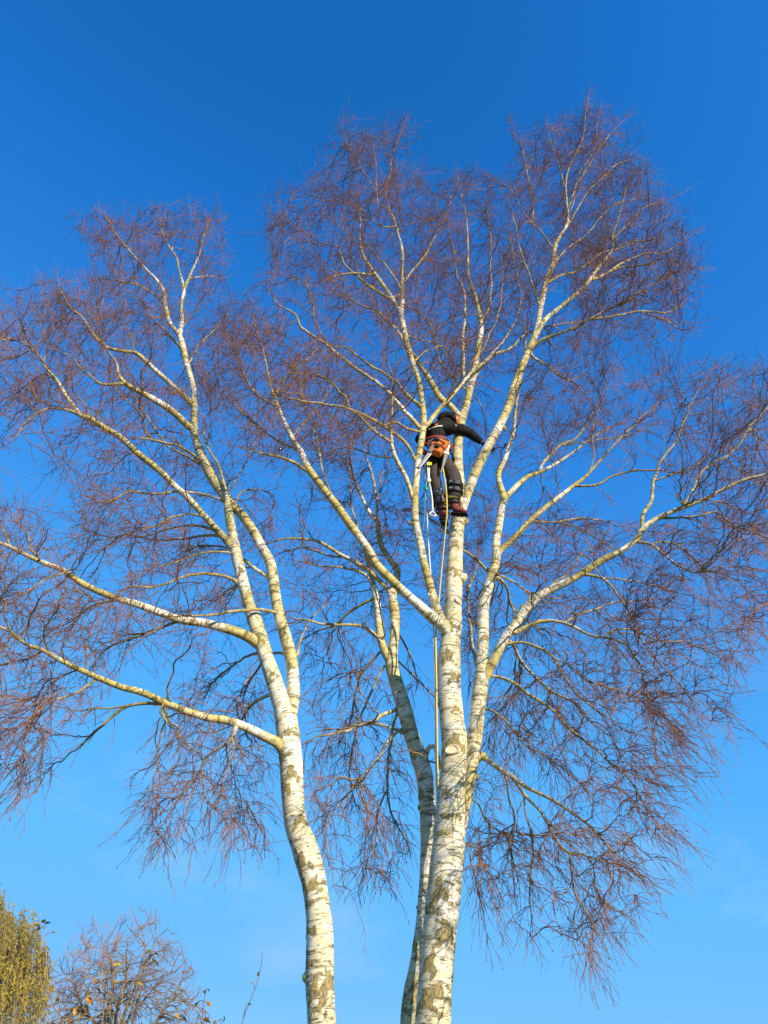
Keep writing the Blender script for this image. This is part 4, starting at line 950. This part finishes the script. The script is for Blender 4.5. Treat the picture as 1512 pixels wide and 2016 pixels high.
tube('front_handle', [sc0 - sx_[0] * .02 - sx_[1] * .09 + Vector((0, -.05, 0)), sc0 - sx_[0] * .02 - sx_[1] * .03 + Vector((0, -.10, 0)), sc0 - sx_[0] * .02 + sx_[1] * .06 + Vector((0, -.085, 0))], .009, M_BLK, saw)
block('fuel_cap', sc0 - sx_[1] * .045 - sx_[0] * .05 + Vector((0, -.07, 0)), sx_, (.04, .04, .02), M_BLK, saw, .008)
tube('hanging_strop', [sc0 - sx_[0] * .09, sc0 - sx_[0] * .13 + Vector((-.01, .05, .02)), J['pelvis'] + Vector((0, -.15, .08))], .008, M_YEL, saw)

# pruning saw in its scabbard
ps0 = A_(879, 892, 6.24); ps1 = A_(868, 931, 6.24); pu = ps1 - ps0; px_ = frame(pu, (1, .2, 0))
psaw = tag(empty('pruning_saw', ps0), 'grey pruning saw in a scabbard on the climber\'s right hip', 'pruning saw')
block('scabbard', ps0.lerp(ps1, .5), px_, (pu.length, .048, .022), M_GREY, psaw, .008, .35)
block('grip', ps0 - pu.normalized() * .06, px_, (.13, .035, .03), M_STEEL, psaw, .010, .9)
block('label_band', ps0 + pu.normalized() * .01 + Vector((0, -.003, 0)), px_, (.03, .060, .030), M_WHT, psaw, .004)
tube('strap', [ps0 - pu.normalized() * .10, ps0 - pu.normalized() * .13 + Vector((0, .05, .03)), J['pelvis'] + Vector((.10, -.13, .09))], .008, M_BLK, psaw)

# ropes
def rope(name, pts, r, mat, label, ground_=False):
    P = [at(*p) for p in pts]
    if ground_:
        e = P[-1]; P += [np.array([e[0], e[1], z]) for z in (e[2] * .6, e[2] * .2, .03)]
    o = tube(name, P, r, mat, None, 8, .04)
    return tag(o, label, 'rope', 'ropes hanging from the climber')
rope('climbing_rope', [(836, 898, 6.30), (836, 925, 6.33), (838, 950, 6.36), (840, 1000, 6.44), (845, 1090, 6.54), (851, 1180, 6.59), (854, 1250, 6.585), (856, 1330, 6.56), (857, 1420, 6.555), (859, 1530, 6.56), (863, 1600, 6.68), (868, 1680, 6.80)], .0075, M_WROPE, 'cream climbing rope hanging from the climber\'s left hip past the fork', True)
rope('climbing_rope', [(871, 915, 6.26), (878, 960, 6.24), (880, 1004, 6.26), (877, 1040, 6.34), (870, 1115, 6.50), (864, 1185, 6.60), (858, 1250, 6.57), (859, 1330, 6.545), (860, 1420, 6.54), (862, 1530, 6.545), (866, 1600, 6.68), (871, 1680, 6.80)], .0075, M_YROPE, 'yellow climbing rope running down past the climber\'s boots', True)
tag(tube('blue_cord', [at(*p) for p in ((839, 905, 6.28), (839, 930, 6.29), (837, 965, 6.30), (836, 1015, 6.30), (834, 1030, 6.30), (831, 1045, 6.30))], .006, M_BROPE, None, 6), 'thin bright blue cord dangling below the green pulley', 'cord')
pul = tag(empty('rope_pulley', A_(838, 961, 6.29)), 'small green pulley on the cream rope beside the climber\'s leg', 'pulley')
ellipsoid('sheave', A_(838, 961, 6.29), frame((0, -1, .3), (1, 0, 0)), (.026, .026, .012), M_GRN, pul, seg=16, rings=8)
ring('rim', A_(838, 961, 6.285), (0, -1, .3), .025, .025, .006, M_GRN, pul)
block('side_plate', A_(838, 957, 6.275), frame((0, 0, 1), (1, 0, 0)), (.06, .022, .006), M_GRN, pul, .003)
fl = tag(empty('foot_loop', A_(852, 1006, 6.28)), 'cream foot strap ending in a triangular stirrup loop', 'foot loop')
tube('strap', [at(*p) for p in ((841, 905, 6.28), (842, 925, 6.27), (844, 945, 6.27), (848, 963, 6.28), (851, 985, 6.28), (852, 1006, 6.28))], .009, M_WROPE, fl, 6)
tube('strap', [at(*p) for p in ((845, 908, 6.28), (845, 928, 6.27), (845, 946, 6.27))], .008, M_WROPE, fl, 6)
ellipsoid('knot', A_(844, 946, 6.26), frame((.2, 0, 1), (1, 0, 0)), (.026, .024, .034), M_WROPE, fl, seg=12, rings=8)
tube('stirrup', [at(*p) for p in ((852, 1006, 6.28), (846, 1011, 6.27), (845.5, 1013, 6.27), (852, 1015, 6.26), (858, 1015.5, 6.27), (858, 1013, 6.28))], .007, M_WROPE, fl, 6, .01, True)
block('tag', A_(846, 913, 6.24), frame((1, 0, 0), (0, 0, 1)), (.045, .04, .008), M_LIME, fl, .003)

# pruning cuts, stubs and knobs on the stems
M_CUT = plain('fresh_cut_wood', (.78, .62, .40), .8, .2, .2, 30)
def cut(tree, par, px, py, w_, h_, tilt=0.0):
    l = LIMBS[par]; k = np.argmin(np.hypot(*(l['px'] - np.array([px, py])).T)); c = l['C'][k]; r = l['r'][k]
    P = Vector(at(px, py, c[1])); nrml = Vector((P.x - c[0], -math.sqrt(max(r * r - (P.x - c[0]) ** 2, 1e-4)), .012)); c2 = Vector((c[0], c[1], P.z)) + nrml * 1.0
    nrml.normalize(); n = 22; a = nrml.cross(Vector((0, 0, 1))).normalized(); b = a.cross(nrml)
    s_ = zc(c) / F * .5; V = []
    for ri, off in ((1.22, -.02), (1.12, .012), (.95, .016), (.8, .008), (.12, .008)):
        for i in range(n):
            t = 2 * math.pi * i / n; q = 1 + .05 * math.sin(3 * t + px)
            V.append(tuple(c2 + a * math.cos(t) * w_ * s_ * ri * q + b * math.sin(t) * h_ * s_ * ri * q + nrml * off))
    Fq = [(j * n + i, j * n + (i + 1) % n, (j + 1) * n + (i + 1) % n, (j + 1) * n + i) for j in range(4) for i in range(n)] + [tuple(4 * n + i for i in range(n))]
    me = bpy.data.meshes.new('pruning_cut'); me.from_pydata(V, [], Fq); bmf(me)
    o = link('pruning_cut', me, M_CUT, TREES[tree])
    return o
cut('M', 'M0', 889, 1489, 26, 17); cut('M', 'M0', 900, 1192, 12, 14); cut('M', 'M2', 848, 1176, 8, 8)
def stub(tree, par, pts, Yoff=0.0):
    l = LIMBS[par]; P = []
    for (x, y, w_) in pts:
        k = np.argmin(np.hypot(*(l['px'] - np.array([x, y])).T)); p = at(x, y, l['C'][k, 1] + Yoff); P.append(np.append(p, w_ * .5 * zc(p) / F))
    C = catmull(np.array(P), .015)
    bark_tube('stub', C[:, :3], C[:, 3], 12, M_BIRCH, TREES[tree], (), .05)
stub('M', 'M4b', [(1025, 1212, 9), (1026, 1200, 7), (1027, 1191, 6)]); stub('M', 'M4b', [(1038, 1196, 9), (1042, 1180, 6), (1045, 1170, 5)])
stub('M', 'M0', [(898, 1146, 24), (908, 1140, 20), (915, 1134, 14), (917, 1131, 9)]); stub('M', 'M0', [(910, 1030, 14), (918, 1026, 11), (921, 1024, 9)])
stub('M', 'M4', [(940, 1490, 22), (948, 1488, 18), (956, 1489, 12)]); stub('M', 'M4', [(926, 1530, 16), (938, 1528, 12), (942, 1528, 8)])
stub('B', 'B0', [(832, 1590, 18), (826, 1590, 13), (823, 1590, 8)]); stub('L', 'L0', [(612, 1925, 30), (602, 1926, 22), (597, 1928, 14)])
stub('M', 'M2', [(818, 1030, 9), (806, 1030, 6), (803, 1026, 5)]); stub('B', 'B0', [(832, 1780, 20), (824, 1786, 13), (821, 1784, 8)])
stub('M', 'M5', [(990, 838, 8), (994, 846, 7), (993, 842, 6)])
#PART4_END

# ------------------------------------------------------------------ far trees
def far_wood(name, c1, c2, tip):
    k = NB(name); r = k.attr('rad', 2); tcn = k.n('ShaderNodeTexCoord')
    c = k.mix(k.noise(tcn.outputs['Object'], 3, (1, 1, 1), 4), c1, c2)
    k.l(k.mix(k.rng(r, .009, .03), tip, c), k.b.inputs['Base Color']); k.b.inputs['Roughness'].default_value = .85
    return k.m
M_OAK = far_wood('grey_brown_bark', (.26, .20, .12), (.15, .125, .085), (.30, .20, .16))

def bare_tree(px, Y, ztop, rx, label, seed):
    global rng
    keep = rng; rng = np.random.default_rng(seed)
    b = at(px, 1950, Y); bx = b[0]
    root = tag(empty('bare_tree', (bx, Y, -.1)), label, 'tree')
    def T3(pts, r0, r1, name):
        C = catmull(np.array(pts, float), .3); r = np.linspace(r0, r1, len(C))
        V, Q, rv = tubes(C[None], r[None], 10)
        link(name, mesh_np(name, V, Q, 4, True, {'rad': ('FLOAT', rv)}), M_OAK, root)
        return C, r
    Ps, Ds, Rs = [], [], []
    C, r = T3([(bx, Y, -.1), (bx + .1, Y, 1.5), (bx - .05, Y + .1, 3.2), (bx + .1, Y, 5.0)], .36, .22, 'trunk')
    for i in range(15):
        a = i * 2.4 + rng.uniform(-.3, .3); t = rng.uniform(.45, 1.0); k = int(t * (len(C) - 1)); p = C[k]
        el = rng.uniform(.55, 1.35) if i % 3 else 1.35; ln = rng.uniform(.6, .8)
        tipz = p[2] + (ztop - p[2]) * math.sin(el) * ln; out = rx * math.cos(el) * 1.0 * ln * 1.1 + .4
        tip = np.array([bx + math.cos(a) * out, Y + math.sin(a) * out, tipz])
        m1 = p + (tip - p) * .35 + np.array([math.cos(a), math.sin(a), 0]) * out * .12; m2 = p + (tip - p) * .7 + rng.normal(0, .25, 3)
        Cl, rl = T3([p, m1, m2, tip], .11, .03, 'limb')
        Ps.append(Cl); Ds.append(nrm(np.gradient(Cl, axis=0))); Rs.append(rl)
    nodes = (np.vstack(Ps), np.vstack(Ds), np.concatenate(Rs))
    def tg(n, lo):
        u = nrm(rng.normal(0, 1, (n, 3))); u[:, 2] = np.abs(u[:, 2]) * 1.0 - .25 * (u[:, 2] < -.6)
        q = rng.uniform(lo, 1, (n, 1)) ** .45
        return np.array([bx, Y, 5.0]) + u * q * np.array([rx, rx, ztop - 5.0]) * (1 + .06 * np.sin(u[:, :1] * 9 + u[:, 2:] * 7))
    VV, QQ, RR, off = [], [], [], 0
    def put(Q, rad, s_=3):
        nonlocal off
        V, F4, r_ = tubes(Q, rad, s_); VV.append(V); QQ.append(F4 + off); RR.append(r_); off += len(V)
    h = .5
    Q1, r1 = grow('', tg(210, .15), h, 9, 9, .06, .020, nodes, .018); put(Q1, r1, 5)
    n2 = (np.vstack([nodes[0], Q1[:, 1:].reshape(-1, 3)]), np.vstack([nodes[1], nrm(np.gradient(Q1, axis=1))[:, 1:].reshape(-1, 3)]), np.concatenate([nodes[2], r1[:, 1:].reshape(-1)]))
    Q2, r2 = grow('', tg(1250, .2), h, 7, 3.2, .022, .011, n2, .018); put(Q2, r2)
    (Q3, r3), h3 = shoots_on(Q2, r2, np.full(len(Q2), h), .28, .4, 1.0, (.3, .65), 4, .010, .11); put(Q3, r3)
    (Q4, r4), h4 = shoots_on(Q3, r3, h3, .45, .2, .5, (.4, .9), 3, .009, .16); put(Q4, r4)
    V, F4, rv = np.vstack(VV), np.vstack(QQ), np.concatenate(RR)
    tag(link('crown', mesh_np('crown', V, F4, 4, True, {'rad': ('FLOAT', rv)}), M_OAK, root), kind='stuff')
    rng = keep
zt = at(230, 1790, 52)[2]
bare_tree(238, 52, zt, 5.3, 'distant round-headed leafless tree with grey-brown branches beside the willow', 4)

def willow():
    k = NB('willow_leaf'); inf = k.n('ShaderNodeObjectInfo'); tcn = k.n('ShaderNodeTexCoord')
    c = k.mix(k.rng(k.noise(tcn.outputs['Object'], .9, (1, 1, .25), 4), .35, .65), (.46, .35, .035), (.17, .16, .03))
    k.l(c, k.b.inputs['Base Color']); k.b.inputs['Roughness'].default_value = .6
    tr = k.n('ShaderNodeBsdfTranslucent'); k.l(c, tr.inputs[0]); mx = k.n('ShaderNodeMixShader'); mx.inputs[0].default_value = .25
    k.l(k.b.outputs[0], mx.inputs[1]); k.l(tr.outputs[0], mx.inputs[2]); k.l(mx.outputs[0], k.out.inputs[0])
    g = np.random.default_rng(8); Y = 45.0
    cx_ = at(-88, 1900, Y)[0]; ztop = at(30, 1806, Y)[2]
    root = tag(empty('willow_tree', (cx_, Y, -.1)), 'yellow-green weeping willow with hanging leafy strands', 'willow tree')
    C = catmull(np.array([(cx_, Y, -.1), (cx_ + .1, Y, 2), (cx_ - .1, Y, 4), (cx_, Y, 5.5)]), .4)
    V, Q, rv = tubes(C[None], np.linspace(.45, .28, len(C))[None], 12); link('trunk', mesh_np('trunk', V, Q, 4, True, {'rad': ('FLOAT', rv)}), M_OAK, root)
    for i in range(9):
        a = i * .7; t = np.array([cx_ + math.cos(a) * 3.2, Y + math.sin(a) * 3.2, ztop - 1.0 - .3 * (i % 3)])
        C = catmull(np.array([(cx_, Y, 5.0), (cx_ + math.cos(a) * 1.2, Y + math.sin(a) * 1.2, 7.3), tuple(t)]), .4)
        V, Q, rv = tubes(C[None], np.linspace(.16, .05, len(C))[None], 8); link('limb', mesh_np('limb', V, Q, 4, True, {'rad': ('FLOAT', rv)}), M_OAK, root)
    N = 1500; a = g.uniform(0, 2 * np.pi, N); q = np.sqrt(g.uniform(.02, 1, N)) * 4.5
    clump = .75 * np.sin(a * 5 + q * 1.7) + .5 * np.sin(a * 11 + 2)
    z0 = ztop + .55 - (q / 4.5) ** 3.4 * 2.9 + clump * .62 + g.normal(0, .30, N) - .15
    ln = g.uniform(2.0, 5.0, N); K = 42
    s_ = np.linspace(0, 1, K)[None]
    X = cx_ + np.cos(a)[:, None] * (q[:, None] + .35 * np.sin(s_ * 2.0)) + np.cumsum(g.normal(0, .022, (N, K)), 1)
    YY = Y + np.sin(a)[:, None] * (q[:, None] + .35 * np.sin(s_ * 2.0)) + np.cumsum(g.normal(0, .022, (N, K)), 1)
    Z = z0[:, None] - s_ * ln[:, None] + .25 * np.sin(np.minimum(s_ * 6, np.pi))
    S3 = np.stack([X, YY, Z], -1)
    V, Q, rv = tubes(S3[:, ::6], np.full((N, len(range(0, K, 6))), .006), 3)
    st = link('strands', mesh_np('strands', V, Q, 4, True, {'rad': ('FLOAT', rv)}), M_OAK, root); tag(st, kind='stuff')
    P = S3.reshape(-1, 3); n = len(P)
    d = nrm(np.stack([g.normal(0, .5, n), g.normal(0, .5, n), -np.abs(g.normal(.8, .4, n))], -1)); w_ = nrm(np.cross(d, g.normal(0, 1, (n, 3))))
    L = g.uniform(.10, .24, n)[:, None]; W = L * .16
    V = np.stack([P, P + d * L * .45 + w_ * W, P + d * L, P + d * L * .45 - w_ * W], 1).reshape(-1, 3)
    Q = np.arange(n * 4).reshape(-1, 4)
    tag(link('foliage', mesh_np('foliage', V, Q, 4, False), k.m, root), 'narrow yellow-green leaves on hanging strands', kind='stuff')
willow()

# ------------------------------------------------------------------ shrub shoots with the last autumn leaves
def leaf_mesh(name, col, col2):
    k = NB(name); tcn = k.n('ShaderNodeTexCoord')
    c = k.mix(k.rng(k.noise(tcn.outputs['Object'], 3, (1, 1, 1), 4), .4, .62), col, col2)
    k.l(c, k.b.inputs['Base Color']); k.b.inputs['Roughness'].default_value = .5
    tr = k.n('ShaderNodeBsdfTranslucent'); k.l(c, tr.inputs[0]); mx = k.n('ShaderNodeMixShader'); mx.inputs[0].default_value = .3
    k.l(k.b.outputs[0], mx.inputs[1]); k.l(tr.outputs[0], mx.inputs[2]); k.l(mx.outputs[0], k.out.inputs[0])
    V, Fq = [], []
    ts = np.linspace(0, 1, 8)
    for t in ts:
        wd = .30 * math.sin(math.pi * t ** .8) ** .9; z = -.25 * t * t
        V += [(t, -wd, z + wd * .45), (t, 0, z), (t, wd, z + wd * .40)]
    for i in range(7):
        b_ = i * 3; Fq += [(b_, b_ + 1, b_ + 4, b_ + 3), (b_ + 1, b_ + 2, b_ + 5, b_ + 4)]
    me = bpy.data.meshes.new(name); me.from_pydata(V, [], Fq)
    for p in me.polygons: p.use_smooth = True
    me.materials.append(k.m); return me
LEAF = {'y': leaf_mesh('yellow_leaf', (.62, .40, .04), (.45, .26, .03)), 'o': leaf_mesh('orange_leaf', (.52, .24, .04), (.38, .15, .03)),
        'g': leaf_mesh('green_leaf', (.07, .11, .025), (.16, .17, .03)), 'd': leaf_mesh('dark_leaf', (.035, .055, .02), (.06, .06, .02))}
M_STEM = plain('shrub_stem', (.16, .10, .06), .7, .2, .3, 60)
M_STEMP = plain('pale_shrub_stem', (.34, .26, .16), .7, .2, .3, 60)
def shrub(name, label, cat, Y, stems, leaves, group, seed):
    rs = random.Random(seed)
    pts = lambda L_: [tuple(at(.3704 * x, 1716 + .3704 * y, Y + dy)) for x, y, dy in L_]
    P0 = pts(stems[0][0])[-1]
    root = tag(empty(name, (P0[0], P0[1], 0)), label, cat, group)
    SP = []
    for path, r0, mt in stems:
        p = pts(path); b = p[-1]
        p = p + [(b[0] + (P0[0] - b[0]) * .5, b[1], b[2] * .5), (P0[0] + rs.uniform(-.04, .04), P0[1] + rs.uniform(-.04, .04), -.03)]
        C = catmull(np.array(p), .03); SP.append(C)
        r = np.interp(np.linspace(0, 1, len(C)), [0, .3, 1], [.0016, r0, r0 * 2])
        V, Q, rv = tubes(C[None], r[None], 6); link('stem', mesh_np('stem', V, Q), mt, root)
    A = np.vstack(SP); pa = proj(A)
    for (x, y, sz, kd) in leaves:
        p = np.array([.3704 * x, 1716 + .3704 * y]); k = np.argmin(np.hypot(*(pa - p).T)); Yl = A[k, 1] + rs.uniform(-.03, .03)
        P = Vector(at(p[0], p[1], Yl)); L = sz * .3704 * zc(P) / F * 1.25
        d = P - Vector(A[k]); near = d.length
        if near > .012:          # leaf stalk from the stem to the leaf
            V, Q, rv = tubes(np.array([[A[k], A[k] * .5 + np.array(P) * .5 + np.array([0, 0, .006]), np.array(P)]]), np.array([[.0016, .0013, .0011]]), 4)
            link('leaf_stalk', mesh_np('leaf_stalk', V, Q), M_STEM, root)
        o = link('leaf', LEAF[kd], None, root)
        dirn = Vector((d.x + rs.uniform(-.02, .02), rs.uniform(-.02, .03), d.z * .5 - rs.uniform(-.005, .03))).normalized()
        q = dirn.to_track_quat('X', 'Z') @ Quaternion((1, 0, 0), rs.uniform(-1.4, 1.4))
        o.matrix_basis = Matrix.Translation(P - dirn * L * .5) @ q.to_matrix().to_4x4() @ Matrix.Scale(L, 4)
GRP = 'leafy shoots in front of the far trees'
shrub('shrub', 'tall leafy shoot with dark green top leaves rising before the willow', 'shrub', 4.2,
      [([(235, 305, 0), (245, 420, 0), (250, 560, .02), (262, 800, .05)], .0028, M_STEMP), ([(285, 470, .1), (290, 640, .1), (300, 800, .1)], .002, M_STEMP), ([(215, 560, .05), (235, 700, .05), (245, 800, .05)], .002, M_STEMP)],
      [(195, 280, 26, 'y'), (230, 262, 32, 'g'), (203, 300, 38, 'd'), (256, 272, 28, 'd'), (240, 530, 44, 'y'), (272, 625, 38, 'y'), (305, 680, 28, 'y'), (220, 620, 22, 'y'), (286, 322, 16, 'y'), (258, 735, 26, 'y'), (292, 770, 24, 'o'), (235, 690, 20, 'y')], GRP, 1)
shrub('shrub', 'bushy shoot with most yellow and orange leaves before the bare tree', 'shrub', 4.0,
      [([(540, 545, 0), (530, 640, 0), (535, 720, .02), (545, 800, .05)], .0028, M_STEMP), ([(600, 520, .1), (597, 640, .1), (580, 800, .1)], .0022, M_STEM), ([(655, 610, .1), (645, 720, .1), (637, 800, .1)], .0018, M_STEMP), ([(455, 640, .05), (452, 720, .05), (450, 800, .05)], .002, M_STEM), ([(420, 690, .05), (425, 800, .05)], .002, M_STEM)],
      [(625, 495, 42, 'y'), (597, 530, 28, 'y'), (520, 590, 32, 'y'), (610, 585, 28, 'y'), (465, 655, 42, 'y'), (476, 690, 46, 'o'), (515, 675, 32, 'o'), (525, 630, 32, 'o'), (465, 735, 46, 'y'), (420, 785, 42, 'y'), (740, 595, 32, 'y'), (505, 580, 24, 'o'), (400, 740, 32, 'y'), (540, 560, 20, 'y'), (375, 800, 30, 'o'), (350, 790, 22, 'y'), (440, 770, 22, 'y')], GRP, 2)
shrub('shrub', 'slender shoot topped by a rosette of dark and yellow leaves', 'shrub', 4.3,
      [([(798, 445, 0), (793, 490, 0), (770, 560, 0), (735, 680, .02), (712, 800, .05)], .0026, M_STEM), ([(760, 600, .06), (735, 700, .06), (700, 800, .06)], .0018, M_STEM)],
      [(785, 428, 28, 'g'), (838, 442, 30, 'd'), (798, 453, 28, 'd'), (762, 490, 38, 'y'), (832, 482, 46, 'g'), (820, 476, 36, 'y')], GRP, 3)
shrub('shrub', 'short shoot with olive and brown leaves right of the bare tree', 'shrub', 4.1,
      [([(1092, 632, 0), (1082, 690, 0), (1078, 740, 0), (1073, 810, .02)], .0024, M_STEM), ([(945, 690, .1), (948, 810, .1)], .0016, M_STEMP), ([(1180, 785, .04), (1165, 830, .04)], .0016, M_STEM)],
      [(1087, 640, 26, 'y'), (1109, 630, 18, 'd'), (1050, 697, 42, 'g'), (1110, 702, 28, 'o'), (1091, 746, 16, 'd'), (1100, 790, 38, 'o'), (980, 783, 36, 'y'), (940, 763, 24, 'y'), (960, 768, 18, 'd'), (1190, 787, 28, 'g'), (1165, 791, 18, 'd'), (1140, 803, 26, 'y'), (1070, 735, 20, 'o')], GRP, 4)
shrub('shrub', 'long thin nearly bare shoot standing alone left of the bent birch', 'shrub', 4.2,
      [([(1395, 430, 0), (1390, 490, 0), (1370, 575, 0), (1338, 670, 0), (1308, 740, .01), (1283, 812, .02)], .0022, M_STEM), ([(1305, 720, .02), (1298, 760, .02), (1288, 800, .02)], .0014, M_STEM)],
      [(1373, 547, 22, 'y'), (1336, 592, 20, 'o'), (1329, 705, 26, 'o')], GRP, 5)
